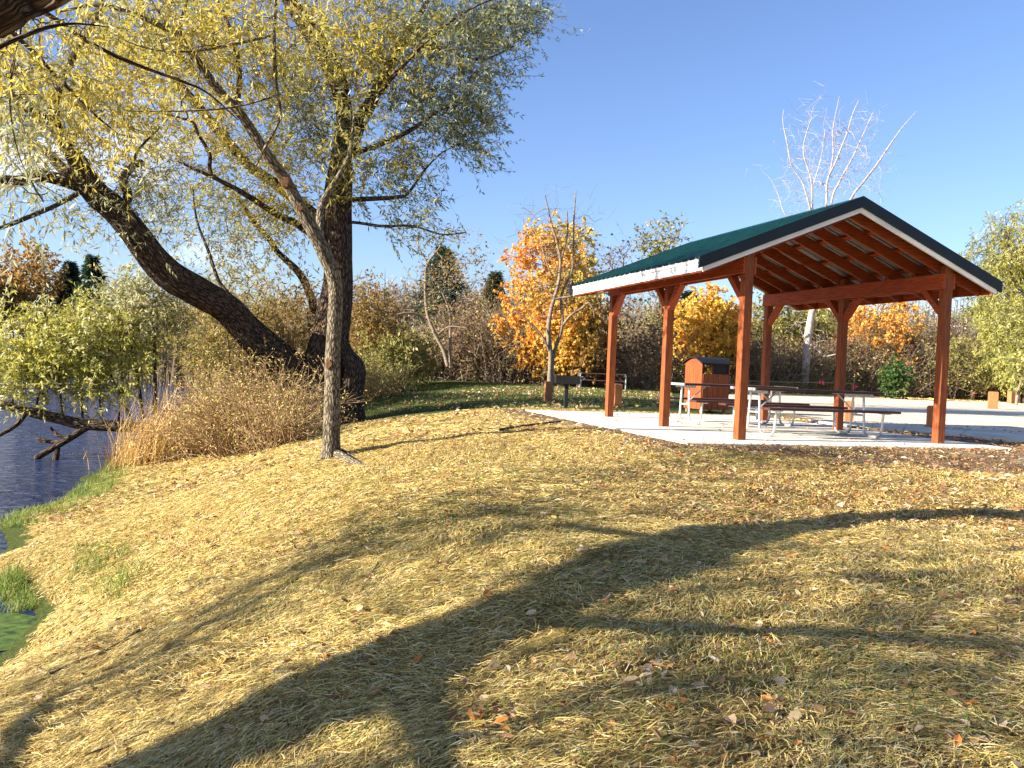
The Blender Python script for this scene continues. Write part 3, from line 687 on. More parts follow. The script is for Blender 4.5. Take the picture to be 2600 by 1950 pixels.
# ---------------------------------------------------------------- houses
def house(name, x, y, z, rz, w_, d_, h, rh, roofm, label, over=.6, hip=0):
    e = empty(name, (x, y, z), rz, label=label, cat='house')
    m = MB(); m.box(-w_/2, w_/2, -d_/2, d_/2, -.6, h); m.add([(-w_/2, -d_/2, h), (-w_/2, d_/2, h), (-w_/2, 0, h+rh*.97)], [(0, 2, 1)]); m.add([(w_/2, -d_/2, h), (w_/2, d_/2, h), (w_/2, 0, h+rh*.97)], [(0, 1, 2)]); m.build('wall', MT['wall'], e)
    a, b, zz = w_/2+over, d_/2+over, h-over*rh/(d_/2)
    m = MB(); r = a-hip
    v = [(-a, -b, zz), (a, -b, zz), (a, b, zz), (-a, b, zz), (-r, 0, h+rh), (r, 0, h+rh)]; v2 = [(x_, y_, z_+.15) for x_, y_, z_ in v]
    m.add(v2, [(0, 1, 5, 4), (2, 3, 4, 5), (1, 2, 5), (3, 0, 4)] if hip else [(0, 1, 5, 4), (2, 3, 4, 5)]); m.add(v, [(4, 5, 1, 0), (5, 4, 3, 2)])
    m.add(v+v2, [(0, 1, 7, 6), (2, 3, 9, 8)]+([] if hip else [(1, 5, 11, 7), (5, 2, 8, 11), (3, 4, 10, 9), (4, 0, 6, 10)])+([(1, 2, 8, 7), (3, 0, 6, 9)] if hip else []))
    m.build('roof', roofm, e)
    for k in range(3):
        xx = (-.3+.3*k)*w_
        f = MB(); f.box(xx-.6, xx+.6, -d_/2-.06, -d_/2+.02, h*.35, h*.8); fo = f.build('window', MT['white'], e)
        f = MB(); f.box(xx-.5, xx+.5, -d_/2-.09, -d_/2-.065, h*.39, h*.76); f.build('pane', MT['glass'], fo)
    return e
hp = at_d(405, 868, 112); house('house', hp[0], hp[1], hp[2]-.4, .1, 11, 8, 2.6, 2.2, MT['roofbrown'], 'low white house with a brown roof across the pond')
hp = at_d(2480, 880, 95); house('house', hp[0]+3.5, hp[1]+3, hp[2]-1.5, -.5, 13, 10, 2.4, 3.0, MT['roofgreen'], 'house with a broad green roof behind the right hand trees', .8, 3)
hp2 = at_d(2428, 850, 93)
e = empty('tower_room', (hp2[0], hp2[1], hp2[2]-3), -.25, label='pale square upper storey under a flat dark roof beside the green roof', cat='building')
m = MB(); m.box(-.75, .75, -.8, .8, 0, 4.2); m.build('wall', MT['wall'], e)
m = MB(); m.box(-1.1, 1.6, -1.2, 1.2, 4.205, 4.4); m.build('roof', MT['roofbrown'], e)
f = MB(); f.box(-.5, .1, -.86, -.79, 3.1, 3.9); fo = f.build('window', MT['white'], e); f = MB(); f.box(-.42, .02, -.89, -.865, 3.18, 3.82); f.build('pane', MT['glass'], fo)
# ---------------------------------------------------------------- tree machinery
def grow(nodes, plen, T, bf=.35, nsub=3, jit=.06):
    """minimal spanning tree from trunk nodes to targets T with a path-length penalty; returns node array, parent idx"""
    N = [np.asarray(p, float) for p in nodes]; par = [-1]*len(N); pl = list(plen)
    T = np.asarray(T, float); left = np.ones(len(T), bool)
    A = np.array(N); PL = np.array(pl)
    cost = np.linalg.norm(T[:, None]-A[None], axis=2)+bf*PL[None]; bi = cost.argmin(1); bc = cost.min(1)
    tip = np.full(len(T), -1)
    for _ in range(len(T)):
        k = int(np.where(left, bc, 1e9).argmin()); left[k] = False; p = int(bi[k])
        base = N[p]; d = T[k]-base; ln = np.linalg.norm(d); prev = p
        for s in range(1, nsub+1):
            q = base+d*s/nsub
            if s < nsub: q = q+rng.normal(size=3)*ln*jit+np.array([0, 0, ln*.05*math.sin(PI*s/nsub)])
            N.append(q); par.append(prev); pl.append(pl[prev]+ln/nsub); prev = len(N)-1
            c = np.linalg.norm(T-q, axis=1)+bf*pl[-1]; u = c < bc; bc[u] = c[u]; bi[u] = prev
        tip[k] = prev
    return np.array(N), np.array(par), tip
def branch_mesh(N, par, rt, rmax, n0, sides=4, expo=.5):
    cnt = np.zeros(len(N)); ch = np.zeros(len(N), bool)
    for i in range(len(N)-1, n0-1, -1):
        if cnt[i] == 0: cnt[i] = 1
        if par[i] >= 0: cnt[par[i]] += cnt[i]
    idx = np.arange(n0, len(N)); p = par[idx]
    r1 = np.minimum(rt*cnt[idx]**expo, rmax); r0 = np.where(p >= n0, np.minimum(rt*np.maximum(cnt[p], 1)**expo, rmax), r1*1.15); r0 = np.minimum(r0, r1*1.5)
    return sticks(N[p], N[idx], r0, r1, sides)
def twigleaf(T, ntw, tl, nlf, bias, spread, Ln, Wd, pal, droop=.25, rtw=.004, scat=.12, clump=True, fat=.45):
    n = len(T)*ntw; b = np.repeat(T, ntw, 0)+rng.normal(size=(n, 3))*scat
    d = nrm(np.broadcast_to(bias, (len(T), 3)).repeat(ntw, 0)+rvec(n)*spread); ln = tl*(.5+rng.random(n))
    e = b+d*ln[:, None]-np.array([0, 0, 1])*(droop*ln[:, None]*rng.random((n, 1)))
    st = sticks(b, e, rtw, rtw*.4)
    if nlf == 0: return st, None
    k = n*nlf; t = rng.random((n, nlf, 1))**.8; dd = nrm(e-b)
    lp = (b[:, None]+(e-b)[:, None]*t).reshape(-1, 3)
    ld = nrm(np.repeat(dd, nlf, 0)*.75+rvec(k)*.75-np.array([0, 0, .15]))
    V, Fq = leafquads(lp, ld, Ln*(.6+.7*rng.random(k)), Wd*(.7+.6*rng.random(k)), fat)
    if clump:
        c = np.repeat(palette(len(T), pal, .2), ntw*nlf, 0)*.55+palette(k, pal, .35)*.45
    else: c = palette(k, pal)
    return st, (V, Fq, np.repeat(c, 4, 0))
def joinleaf(ls):
    V, Fq, C = [], [], []; o = 0
    for (v, f, c) in ls: V.append(v); Fq.append(f+o); C.append(c); o += len(v)
    return np.vstack(V), np.vstack(Fq), np.vstack(C)
def ell(px, py, rx, ry, dep, dth, n):
    """n points in an ellipsoid centred on the view ray at depth dep (metres)"""
    q = rvec(n)*(rng.random((n, 1))**(1/2.4)); y = dep+q[:, 1]*dth
    return np.array([at_d(px+q[i, 0]*rx, py+q[i, 2]*ry, y[i]) for i in range(n)])
def pl(*pts):
    """(px,py,depth,radius px) list -> points, radii (m)"""
    P = np.array([at_d(a, b, d) for a, b, d, r in pts]); R = np.array([r*d/F for a, b, d, r in pts]); return P, R
def trunk_parts(limbs, big=32, small=10, ridge=.05, thr=.12, lump=.03):
    out = []
    for P, R in limbs:
        e_ = P[-1]-P[-2]; P = np.vstack([P, P[-1]+e_/(np.linalg.norm(e_)+1e-9)*R[-1]*.5]); R = np.append(R, .0005)
        m_ = R.max(); s = big if m_ > thr else (small if m_ > .03 else 6)
        out.append(tube(P, R, s, True, ridge if m_ > thr else .02, step=max(.04, m_*.45), lump=lump if m_ > .05 else .0))
    return out
def nodes_of(limbs, every=.35, skip=0.0):
    N, PLn = [], []
    for P, R in limbs:
        ln = np.linalg.norm(np.diff(P, axis=0), axis=1).sum(); n = max(3, int(ln/every)); q = catmull(P, n)
        N.append(q[int(n*skip):]); PLn.append(np.full(len(q)-int(n*skip), 0.))
    return np.vstack(N), np.concatenate(PLn)
# ---------------------------------------------------------------- the old willow
D = 18.3
wb = on_ground(822, 1088); D = wb[1]
wl = []
wl.append(pl((809, 1120, D, 82.8), (812, 1060, D, 75.6), (816, 1000, D, 66.6), (824, 930, D, 55.8), (840, 840, D, 45.0), (856, 740, D, 36.9), (860, 640, D, 34.2), (856, 545, D, 36.0), (861, 470, D, 31.5), (866, 415, D, 27.0), (873, 340, D, 22.5), (875, 290, D, 20.7), (862, 225, D, 21.6), (842, 169, D, 22.5), (812, 118, D, 22.5), (778, 63, D, 20.7), (736, 4, D, 18.0), (694, -80, D, 14.4), (654, -190, D, 8.1)))
wl.append(pl((880, 385, D, 24), (912, 310, D, 18), (936, 270, D, 16), (957, 228, D, 14), (987, 169, D+.3, 11), (1020, 105, D+.5, 8), (1070, 30, D+.8, 6), (1120, -60, D+1, 4)))
wl.append(pl((800, 1010, D, 44), (752, 948, D-.3, 43), (690, 898, D-.6, 42), (627, 838, D-.9, 39), (579, 785, D-1.2, 37), (511, 746, D-1.6, 36), (449, 712, D-2, 36), (386, 654, D-2.4, 35), (338, 587, D-2.8, 34), (289, 529, D-3.1, 33), (252, 500, D-3.4, 31), (219, 456, D-3.6, 27), (186, 392, D-3.9, 20), (160, 350, D-4, 16), (139, 312, D-4.1, 15), (139, 270, D-4.2, 13), (155, 215, D-4.3, 10), (169, 177, D-4.3, 9), (200, 120, D-4.3, 7), (232, 72, D-4.3, 6), (253, 20, D-4.3, 5), (270, -60, D-4.3, 3)))
wl.append(pl((139, 318, D-4.1, 13), (114, 304, D-4.1, 14), (63, 268, D-4.3, 13), (21, 238, D-4.5, 11), (-40, 200, D-4.8, 9), (-140, 150, D-5, 6)))
wl.append(pl((205, 480, D-3.6, 15), (190, 458, D-3.6, 15), (152, 422, D-3.5, 13), (118, 388, D-3.4, 11), (76, 367, D-3.3, 9), (0, 350, D-3.2, 7), (-90, 320, D-3, 4)))
wl.append(pl((230, 485, D-3.6, 20), (205, 472, D-3.6, 18), (169, 460, D-3.7, 16), (105, 447, D-3.9, 14), (51, 459, D-4.1, 13), (0, 455, D-4.3, 11), (-90, 450, D-4.6, 7)))
wl.append(pl((215, 482, D-3.6, 7), (140, 522, D-4.3, 6), (70, 552, D-5, 6), (0, 579, D-5.6, 5), (-80, 600, D-6, 3)))
wl.append(pl((296, 545, D-3.1, 14), (308, 527, D-3.1, 12), (325, 498, D-3.0, 11), (313, 456, D-2.9, 11), (337, 422, D-2.8, 9), (361, 412, D-2.8, 8)))
wl.append(pl((337, 424, D-2.8, 5), (352, 380, D-2.7, 3.5), (400, 330, D-2.5, 2)))
# yellow-leaved rear limb and lower left shoots
wl.append(pl((848, 590, D+.2, 17), (815, 560, D+.4, 15), (760, 515, D+.6, 14), (690, 460, D+.8, 13), (633, 422, D+1, 12), (570, 350, D+1.2, 12), (506, 274, D+1.3, 11), (443, 198, D+1.4, 10), (392, 127, D+1.5, 9), (367, 42, D+1.5, 8), (345, -40, D+1.5, 5)))
wl.append(pl((860, 640, D, 14), (776, 582, D-.4, 10), (696, 540, D-.7, 8), (624, 494, D-1, 7), (561, 460, D-1.2, 5), (460, 413, D-1.5, 3)))
wl.append(pl((624, 494, D-1, 4), (540, 443, D-1.2, 5), (532, 392, D-1.2, 5), (502, 338, D-1.2, 4), (485, 308, D-1.2, 3), (405, 287, D-1.3, 2)))
wl.append(pl((800, 870, D+.5, 14), (791, 800, D+.6, 12), (793, 767, D+.6, 10), (764, 699, D+.7, 9), (706, 641, D+.8, 7), (684, 608, D+.8, 7), (641, 557, D+.9, 6), (603, 502, D+1, 4), (540, 440, D+1, 2.5)))
wl.append(pl((690, 895, D-.5, 9), (660, 840, D-.5, 9), (610, 775, D-.4, 7), (560, 722, D-.3, 5), (530, 640, D-.2, 4), (500, 560, D, 3), (490, 480, D, 2)))
# right side limbs
wl.append(pl((870, 400, D, 9), (902, 388, D-.2, 7.5), (953, 371, D-.4, 6.5), (1004, 350, D-.5, 6), (1059, 321, D-.5, 5), (1105, 287, D-.5, 4.5), (1160, 262, D-.4, 3)))
wl.append(pl((872, 506, D, 7), (902, 506, D-.2, 6.5), (961, 504, D-.4, 6), (1012, 500, D-.5, 5), (1037, 489, D-.5, 4), (1080, 430, D-.5, 2.5), (1122, 388, D-.5, 1.8), (1170, 365, D-.5, 1.2)))
wl.append(pl((872, 565, D, 5), (902, 565, D-.3, 4), (970, 574, D-.7, 3.6), (1046, 574, D-.9, 3), (1122, 595, D-1, 2), (1180, 590, D-1, 1.2)))
wl.append(pl((1020, 105, D+.5, 6), (1090, 120, D+.7, 5), (1160, 140, D+.9, 4), (1230, 150, D+1, 3), (1300, 120, D+1, 2)))
wl.append(pl((910, 318, D, 9), (960, 240, D-.6, 7), (1030, 160, D-1, 5), (1110, 80, D-1.2, 4), (1200, 20, D-1.3, 2.5), (1300, -20, D-1.3, 1.5)))
wt = empty('willow_tree', tuple(wb), 0, label='old leaning willow with a massive split trunk on the bank', cat='tree')
V, Fq, bk = join(trunk_parts(wl, 44, 12, .075, .12, .035)); npmesh('trunk', V, Fq, MT['bark'], bark=bk, smooth=True, parent=wt)
# buttress slabs and burls round the base
bp_ = []
for (a, b, r0, r1, dd) in [((770, 1125), (757, 950), 26, 16, -.55), ((735, 1118), (742, 955), 20, 16, -.3), ((880, 1085), (900, 935), 32, 30, -.3), ((905, 1065), (893, 960), 18, 22, -.2), ((830, 1130), (822, 960), 34, 24, -.75)]:
    P, R = pl((*a, D+dd, r0*1.25), ((a[0]*2+b[0])/3, (a[1]*2+b[1])/3, D+dd, r0), ((a[0]+b[0]*2)/3, (a[1]+b[1]*2)/3, D+dd*.8, (r0+r1)/2), (*b, D+dd*.5, r1*.9), ((b[0]*2+838)/3, b[1]-38, D+dd*.3, r1*.62), ((b[0]+838)/2, b[1]-85, D+.05, r1*.3))
    bp_.append(tube(P, R, 28, True, .10, step=.05, lump=.08))
V, Fq, bk = join(bp_); npmesh('root_flare', V, Fq, MT['bark'], bark=bk, smooth=True, parent=wt)
blobs = [(560, 120, 250, 180, D-.5, 2.0, 80, Y), (330, 150, 170, 190, D-3, 2.0, 55, Y), (640, 390, 170, 150, D, 2.0, 60, Y), (870, 140, 170, 210, D, 2.2, 85, Y), (1000, 120, 190, 150, D, 2.0, 80, YG), (1165, 90, 150, 120, D, 1.6, 85, G), (1300, 30, 90, 70, D, 1.2, 30, G),
         (1080, 290, 130, 80, D, 1.5, 48, G), (1190, 240, 70, 80, D, 1.0, 24, G), (1190, 350, 60, 45, D, .8, 16, G), (1000, 390, 110, 60, D-.3, 1.0, 16, YG), (780, 250, 110, 140, D-1, 1.2, 40, G), (890, 450, 80, 100, D, 1.0, 22, YG), (700, 550, 100, 80, D, 1.5, 26, Y),
         (540, 560, 190, 120, D, 2.0, 42, P_), (340, 430, 150, 100, D-2.5, 1.6, 28, P_), (90, 400, 120, 120, D-4, 1.5, 26, P_), (200, 300, 110, 110, D-4, 1.5, 30, Y), (60, 240, 110, 120, D-5, 1.4, 22, P_), (450, 320, 140, 110, D-.5, 1.6, 30, Y), (1010, 550, 110, 80, D-.6, .8, 9, YG), (1060, 470, 90, 60, D-.5, .8, 9, G), (620, -120, 480, 90, D, 2.2, 50, Y), (760, -380, 480, 190, D, 3.0, 60, Y), (280, 530, 120, 70, D-3, 1.2, 12, P_)]
TT = [ell(*b[:7]) for b in blobs]
N0, PL0 = nodes_of(wl, .45, .25)
Nn, par, tip = grow(N0, PL0, np.vstack(TT), .3, 3, .07)
br = [branch_mesh(Nn, par, .0052, .05, len(N0), 5)]
lv = []
ctr = np.array([wb[0], wb[1], 4.5])
for T, b in zip(TT, blobs):
    out = nrm(T-ctr)*.5+np.array([.25, 0, -.12])
    nlf = 9 if b[7] is P_ else 12
    st, lf = twigleaf(T, 8, .75, nlf, out, .8, .155, .034, b[7], .4, .0032, .22)
    br.append(st); lv.append(lf)
V, Fq, _ = join(br); npmesh('branches', V, Fq, MT['bark_thin'], parent=wt)
V, Fq, c = joinleaf(lv); npmesh('crown', V, Fq, MT['leaf'], col=c, parent=wt)
# ---------------------------------------------------------------- slim tree in front
sb = on_ground(844, 1160); E_ = sb[1]
sl_ = []
sl_.append(pl((840, 1180, E_, 34), (841, 1157, E_, 26), (841, 1120, E_, 22), (842, 1075, E_, 21), (844, 979, E_, 20), (846, 882, E_, 19), (851, 786, E_, 18), (850, 713, E_, 18), (822, 641, E_-.1, 18), (793, 583, E_-.2, 17), (759, 520, E_-.3, 15), (725, 458, E_-.4, 14), (675, 388, E_-.6, 13), (612, 291, E_-.8, 12), (561, 236, E_-.9, 11), (498, 152, E_-1.1, 10), (460, 93, E_-1.2, 8), (422, 72, E_-1.3, 7), (363, 46, E_-1.5, 6), (295, 21, E_-1.7, 5), (236, 13, E_-1.9, 4), (150, 30, E_-2, 2.5)))
sl_.append(pl((612, 291, E_-.8, 9), (603, 262, E_-.8, 8), (608, 190, E_-.8, 7), (595, 110, E_-.8, 7), (570, 42, E_-.8, 6), (549, -5, E_-.8, 5), (530, -70, E_-.8, 3)))
sl_.append(pl((460, 93, E_-1.2, 5), (460, 46, E_-1.2, 4), (477, 0, E_-1.2, 3), (490, -50, E_-1.2, 2)))
sl_.append(pl((430, 76, E_-1.3, 6), (405, 35, E_-1.2, 6), (380, 0, E_-1.1, 5), (350, -50, E_-1, 4)))
sl_.append(pl((650, 420, E_-1.0, 3), (679, 363, E_-1.2, 4), (711, 300, E_-1.4, 4), (706, 240, E_-1.5, 4), (700, 202, E_-1.5, 5), (696, 105, E_-1.6, 5), (700, 0, E_-1.7, 5), (705, -60, E_-1.7, 4)))
sl_.append(pl((696, 89, E_-1.6, 3.5), (599, 112, E_-1.7, 3), (485, 131, E_-1.8, 2.5), (380, 124, E_-1.9, 2), (304, 97, E_-2, 1.2)))
sl_.append(pl((710, 240, E_-1.5, 3), (603, 270, E_-1.6, 2.8), (485, 281, E_-1.7, 2.4), (337, 283, E_-1.8, 1.4)))
sl_.append(pl((818, 640, E_, 12), (812, 575, E_+.1, 9), (813, 535, E_+.2, 9), (831, 492, E_+.3, 8), (860, 447, E_+.4, 7), (885, 400, E_+.5, 6), (895, 340, E_+.5, 4), (900, 280, E_+.5, 2.5)))
st_ = empty('slim_tree', tuple(sb), 0, label='slender grey barked tree rising in front of the old willow', cat='tree')
V, Fq, bk = join(trunk_parts(sl_, 28, 10, .035, .09, .02)); npmesh('trunk', V, Fq, MT['bark_slim'], bark=bk, smooth=True, parent=st_)
# surface roots and pruning scars
rp = []
for (a, b) in [((844, 1158), (790, 1180)), ((848, 1158), (960, 1192)), ((850, 1155), (895, 1162))]:
    g0 = on_ground(*a); g1 = on_ground(*b); mid = (g0+g1)/2+np.array([.03, .02, 0]); 
    for g in (mid, g1): g[2] = H1(g[0], g[1])+.005
    g0[2] += .05; g1[2] -= .03
    rp.append(tube(np.array([g0, mid, g1]), np.array([.075, .05, .025]), 10, True, .03, step=.05))
V, Fq, bk = join(rp); npmesh('root', V, Fq, MT['bark_slim'], bark=bk, smooth=True, parent=st_)
def scar(px, py, y, r, pr, par_):
    P = at_d(px, py, y); d = nrm(CAM-P); d2 = nrm(d+np.array([-.2, 0, 0])); a = nrm(np.cross(d2, [0, 0, 1.])); b = np.cross(a, d2); th = np.linspace(0, 2*PI, 14, endpoint=False)
    c0 = P+d2*pr; rr = r*(1+.15*rng.normal(size=14)); V = np.vstack([c0+a*(np.cos(th)*rr)[:, None]+b*(np.sin(th)*rr*1.3)[:, None], c0-d2*.06+a*(np.cos(th)*rr*1.3)[:, None]+b*(np.sin(th)*rr*1.6)[:, None]])
    m = MB(); m.add(V, [tuple(range(14))]+[(i, i+14, (i+1) % 14+14, (i+1) % 14) for i in range(14)]); o = m.build('pruning_scar', MT['cut'], par_, local=False)
scar(839, 925, E_, .045, .135, st_); scar(728, 462, E_-.4, .05, .10, st_); scar(765, 527, E_-.3, .035, .11, st_)
SB = [(520, 90, 200, 110, E_-1, 1.2, 26, Y), (330, 40, 150, 80, E_-1.5, 1.0, 20, YG), (640, 100, 80, 120, E_-1.2, .8, 12, Y), (880, 330, 60, 80, E_+.5, .6, 9, YG), (760, 80, 90, 100, E_-1.2, .8, 10, YG)]
TS = [ell(*b[:7]) for b in SB]; N0, PL0 = nodes_of(sl_, .4, .4)
Nn, par, tip = grow(N0, PL0, np.vstack(TS), .3, 3, .06); br = [branch_mesh(Nn, par, .0042, .03, len(N0), 5)]; lv = []
for T, b in zip(TS, SB):
    s1, lf = twigleaf(T, 6, .6, 10, np.array([.2, 0, -.15]), .9, .12, .023, b[7], .3, .003, .18); br.append(s1); lv.append(lf)
V, Fq, _ = join(br); npmesh('branches', V, Fq, MT['bark_thin'], parent=st_)
V, Fq, c = joinleaf(lv); npmesh('crown', V, Fq, MT['leaf'], col=c, parent=st_)
# ---------------------------------------------------------------- near willow just left of the camera (its limb crosses the top left corner)
def caster(px, py, s):
    g = on_ground(px, py); return g-SD*s
nl = []
t0 = caster(420, 1945, 3.2)
base = np.array([-5.3, .9, H1(-5.3, .9)])
pts = [base, base*.4+t0*.6+np.array([-.2, 0, 0]), t0, caster(800, 1800, 4.2), caster(1130, 1655, 5.2), caster(1500, 1478, 6.6), caster(1850, 1370, 8.2), caster(2180, 1318, 8.9)]
pts += [at_d(-90, 20, 5.42), at_d(20, -22, 5.5), at_d(150, -84, 5.62), at_d(320, -230, 5.9), at_d(480, -460, 6.3)]
nl.append((np.array(pts), np.array([.50, .42, .34, .32, .29, .27, .25, .21, .19, .19, .18, .14, .06])))
b0 = caster(1330, 1560, 6.0); nl.append((np.array([b0, caster(1560, 1595, 7.4), caster(2050, 1615, 9.3), caster(2450, 1640, 11.5), caster(2800, 1650, 13.5)]), np.array([.08, .075, .07, .06, .04])))
b1 = caster(1750, 1370, 8); nl.append((np.array([b1, caster(1600, 1365, 8.3), caster(1400, 1340, 8.6), caster(1180, 1420, 9.0)]), np.array([.08, .06, .045, .02])))
b2 = caster(1080, 1690, 5); nl.append((np.array([b2, caster(1090, 1790, 5.3), caster(1130, 1900, 5.8), caster(1180, 2100, 6.4)]), np.array([.09, .075, .06, .03])))
for path, r in [([(126, 1803, 8.6), (353, 1696, 8.8), (567, 1583, 9.0), (693, 1520, 9.2), (900, 1400, 9.6), (1150, 1330, 10.2), (1400, 1300, 11)], .055), ([(60, 1900, 8), (250, 1800, 8.3), (500, 1690, 8.6), (720, 1600, 9)], .035), ([(1500, 1800, 11), (1800, 1740, 11.6), (2150, 1720, 12.2), (2500, 1730, 13)], .04), ([(1900, 1500, 12.5), (2200, 1470, 13), (2560, 1460, 14)], .03)]:
    q_ = [caster(*c_) for c_ in path]; q_ = [pts[1], (pts[1]+q_[0])/2+np.array([-1.6, -.7, .9])]+q_
    nl.append((np.array(q_), np.concatenate([[r*1.3, r*1.15], np.linspace(r, r*.4, len(path))])))
b3 = at_d(20, 30, 5.5); nl.append((np.array([b3, at_d(70, 40, 5.45), at_d(120, 22, 5.4), at_d(142, 5, 5.4), at_d(158, -30, 5.3)]), np.array([.03, .022, .02, .018, .012])))
nl.append(pl((-120, 150, 6.5, 9), (-30, 130, 6.6, 7), (40, 100, 6.7, 6), (120, 70, 6.9, 5), (190, 60, 7.2, 3), (270, 68, 7.5, 1.5)))
nl.append(pl((90, 20, 8.2, 6), (135, 45, 8.4, 6), (203, 93, 8.6, 5.5), (253, 122, 8.8, 5), (316, 152, 9.0, 5), (380, 177, 9.2, 4), (464, 207, 9.4, 3.5), (527, 236, 9.6, 2.5), (600, 300, 9.8, 1.5)))
nl.append(pl((5, 55, 8.0, 7), (40, 90, 8.2, 6), (93, 139, 8.4, 5), (139, 190, 8.6, 4.5), (190, 240, 8.8, 4), (236, 287, 9.0, 3), (300, 340, 9.2, 1.5)))
nl.append(pl((58, 0, 7.4, 2.4), (52, 80, 7.4, 2.4), (38, 150, 7.4, 2.2), (25, 230, 7.4, 2), (30, 310, 7.4, 1.6), (50, 400, 7.4, 1.2), (85, 470, 7.4, .8)))
nl.append(pl((190, 240, 8.8, 1.6), (135, 175, 8.7, 1.8), (130, 200, 8.7, 1.6), (150, 250, 8.7, 1.4), (140, 300, 8.7, 1)))
near = empty('willow_tree', tuple(base), 0, label='dark leaning willow at the left edge whose limb crosses the top left corner', cat='tree')
V, Fq, bk = join(trunk_parts(nl, 28, 8, .05, .12, .03)); npmesh('trunk', V, Fq, MT['bark'], bark=bk, smooth=True, parent=near)
NB = [(40, 130, 110, 110, 8.0, 1.0, 20, Y), (130, 60, 120, 60, 8.3, .8, 12, Y), (170, 210, 100, 80, 8.6, .8, 12, Y), (40, 300, 80, 130, 8.0, .8, 9, P_), (100, 460, 110, 70, 7.6, .6, 5, P_), (300, 300, 80, 60, 9.0, .6, 7, Y)]
TN = [ell(*b[:7]) for b in NB]
offs = []
for (px, py, s, sd, n) in [(1900, 1620, 11.5, .8, 12), (2300, 1500, 12.5, .9, 16), (2500, 1800, 12, .8, 12), (1700, 1820, 10, .8, 12), (1300, 1230, 12.5, .7, 10), (1000, 1330, 11, .6, 10), (700, 1450, 9, .6, 9), (300, 1650, 7, .5, 8), (2450, 1420, 13, .6, 10), (1100, 1900, 8, .6, 7), (2100, 1900, 11, .8, 12), (900, 1400, 9.6, .35, 14), (1250, 1310, 10.5, .4, 16), (560, 1590, 9, .35, 12), (250, 1740, 8.8, .35, 12), (1500, 1270, 12, .5, 12), (1700, 1600, 12, .6, 14), (2300, 1760, 13, .6, 16), (2000, 1450, 12.6, .5, 12)]:
    offs.append(caster(px, py, s)+rng.normal(size=(n, 3))*sd)
offs = np.vstack(offs); offs = offs[offs[:, 0] < -.63*np.maximum(offs[:, 1], 0)-.5]
N0, PL0 = nodes_of(nl, .4, .15)
Nn, par, tip = grow(N0, PL0, np.vstack(TN+[offs]), .25, 3, .07); br = [branch_mesh(Nn, par, .0042, .05, len(N0), 5)]; lv = []
for T, b in zip(TN, NB):
    s1, lf = twigleaf(T, 5, .5, 9, np.array([.2, 0, -.35]), .8, .11, .020, b[7], .4, .0022, .12); br.append(s1); lv.append(lf)
s1, lf = twigleaf(offs, 6, .8, 11, np.array([.2, .2, -.3]), .8, .13, .026, Y, .4, .004, .25); br.append(s1); lv.append(lf)
V, Fq, _ = join(br); npmesh('branches', V, Fq, MT['bark_thin'], parent=near)
V, Fq, c = joinleaf(lv); npmesh('crown', V, Fq, MT['leaf'], col=c, parent=near)
# ---------------------------------------------------------------- fallen willow limb over the water with upright shoots
DF = 22.0
fl = []
fl.append(pl((-160, 1000, DF, 9), (0, 1026, DF, 11), (72, 1045, DF, 12), (145, 1062, DF, 13), (207, 1076, DF, 14), (299, 1082, DF, 15), (386, 1086, DF, 16), (482, 1090, DF, 20), (560, 1110, DF, 24)))
fl.append(pl((225, 1080, DF, 11), (200, 1098, DF-.1, 9), (169, 1117, DF-.2, 9), (130, 1140, DF-.3, 8), (92, 1163, DF-.4, 7)))
fl.append(pl((148, 1130, DF-.2, 5), (145, 1146, DF-.3, 7), (140, 1170, DF-.4, 8)))
fl.append(pl((205, 1094, DF-.1, 5), (180, 1108, DF, 4), (150, 1107, DF, 5), (130, 1087, DF+.1, 3)))
fl.append(pl((160, 1120, DF-.2, 4), (130, 1122, DF, 5), (98, 1116, DF+.1, 6)))
fl.append(pl((66, 1045, DF, 7), (50, 1070, DF-.2, 6), (29, 1088, DF-.3, 5), (-20, 1115, DF-.5, 4)))
shp = [(395, 1075, 393, 900, 388, 800, 5), (365, 1080, 350, 960, 330, 860, 4), (300, 1078, 310, 960, 300, 800, 3), (210, 1070, 205, 960, 215, 820, 3), (160, 1060, 150, 950, 160, 850, 3), (90, 1045, 105, 950, 95, 860, 3), (30, 1030, 45, 930, 30, 830, 3), (340, 1080, 300, 990, 255, 900, 3), (260, 1075, 250, 960, 262, 830, 3)]
for a, b, c_, d_, e_, f_, r in shp: fl.append(pl((a, b, DF, r), (c_, d_, DF+.2, r*.8), (e_, f_, DF+.3, r*.5)))
fw = empty('fallen_willow', tuple(at_d(482, 1110, DF)), 0, label='fallen willow limb lying over the water with upright leafy shoots', cat='tree')
V, Fq, bk = join(trunk_parts(fl, 16, 8, .04, .09, .03)); npmesh('trunk', V, Fq, MT['bark'], bark=bk, smooth=True, parent=fw)
FB = [(60, 880, 120, 110, DF+.4, 1.2, 60, S_), (190, 880, 120, 100, DF+.4, 1.2, 60, S_), (130, 950, 160, 60, DF+.2, 1.0, 32, S_), (340, 770, 95, 90, DF+.5, 1.2, 60, P_), (320, 900, 80, 55, DF+.3, 1.0, 26, S_), (260, 810, 90, 60, DF+.4, 1.0, 26, S_), (430, 810, 60, 70, DF+.6, .8, 14, P_), (250, 980, 120, 50, DF, .8, 18, S_), (10, 960, 60, 90, DF, .8, 16, S_)]
TF = [ell(*b[:7]) for b in FB]; N0, PL0 = nodes_of(fl, .35, 0)
Nn, par, tip = grow(N0, PL0, np.vstack(TF), .5, 3, .05); br = [branch_mesh(Nn, par, .0045, .03, len(N0), 4)]; lv = []
for T, b in zip(TF, FB):
    s1, lf = twigleaf(T, 8, .5, 10, np.array([.25, 0, .1]), .9, .15, .038, b[7], .25, .003, .18); br.append(s1); lv.append(lf)
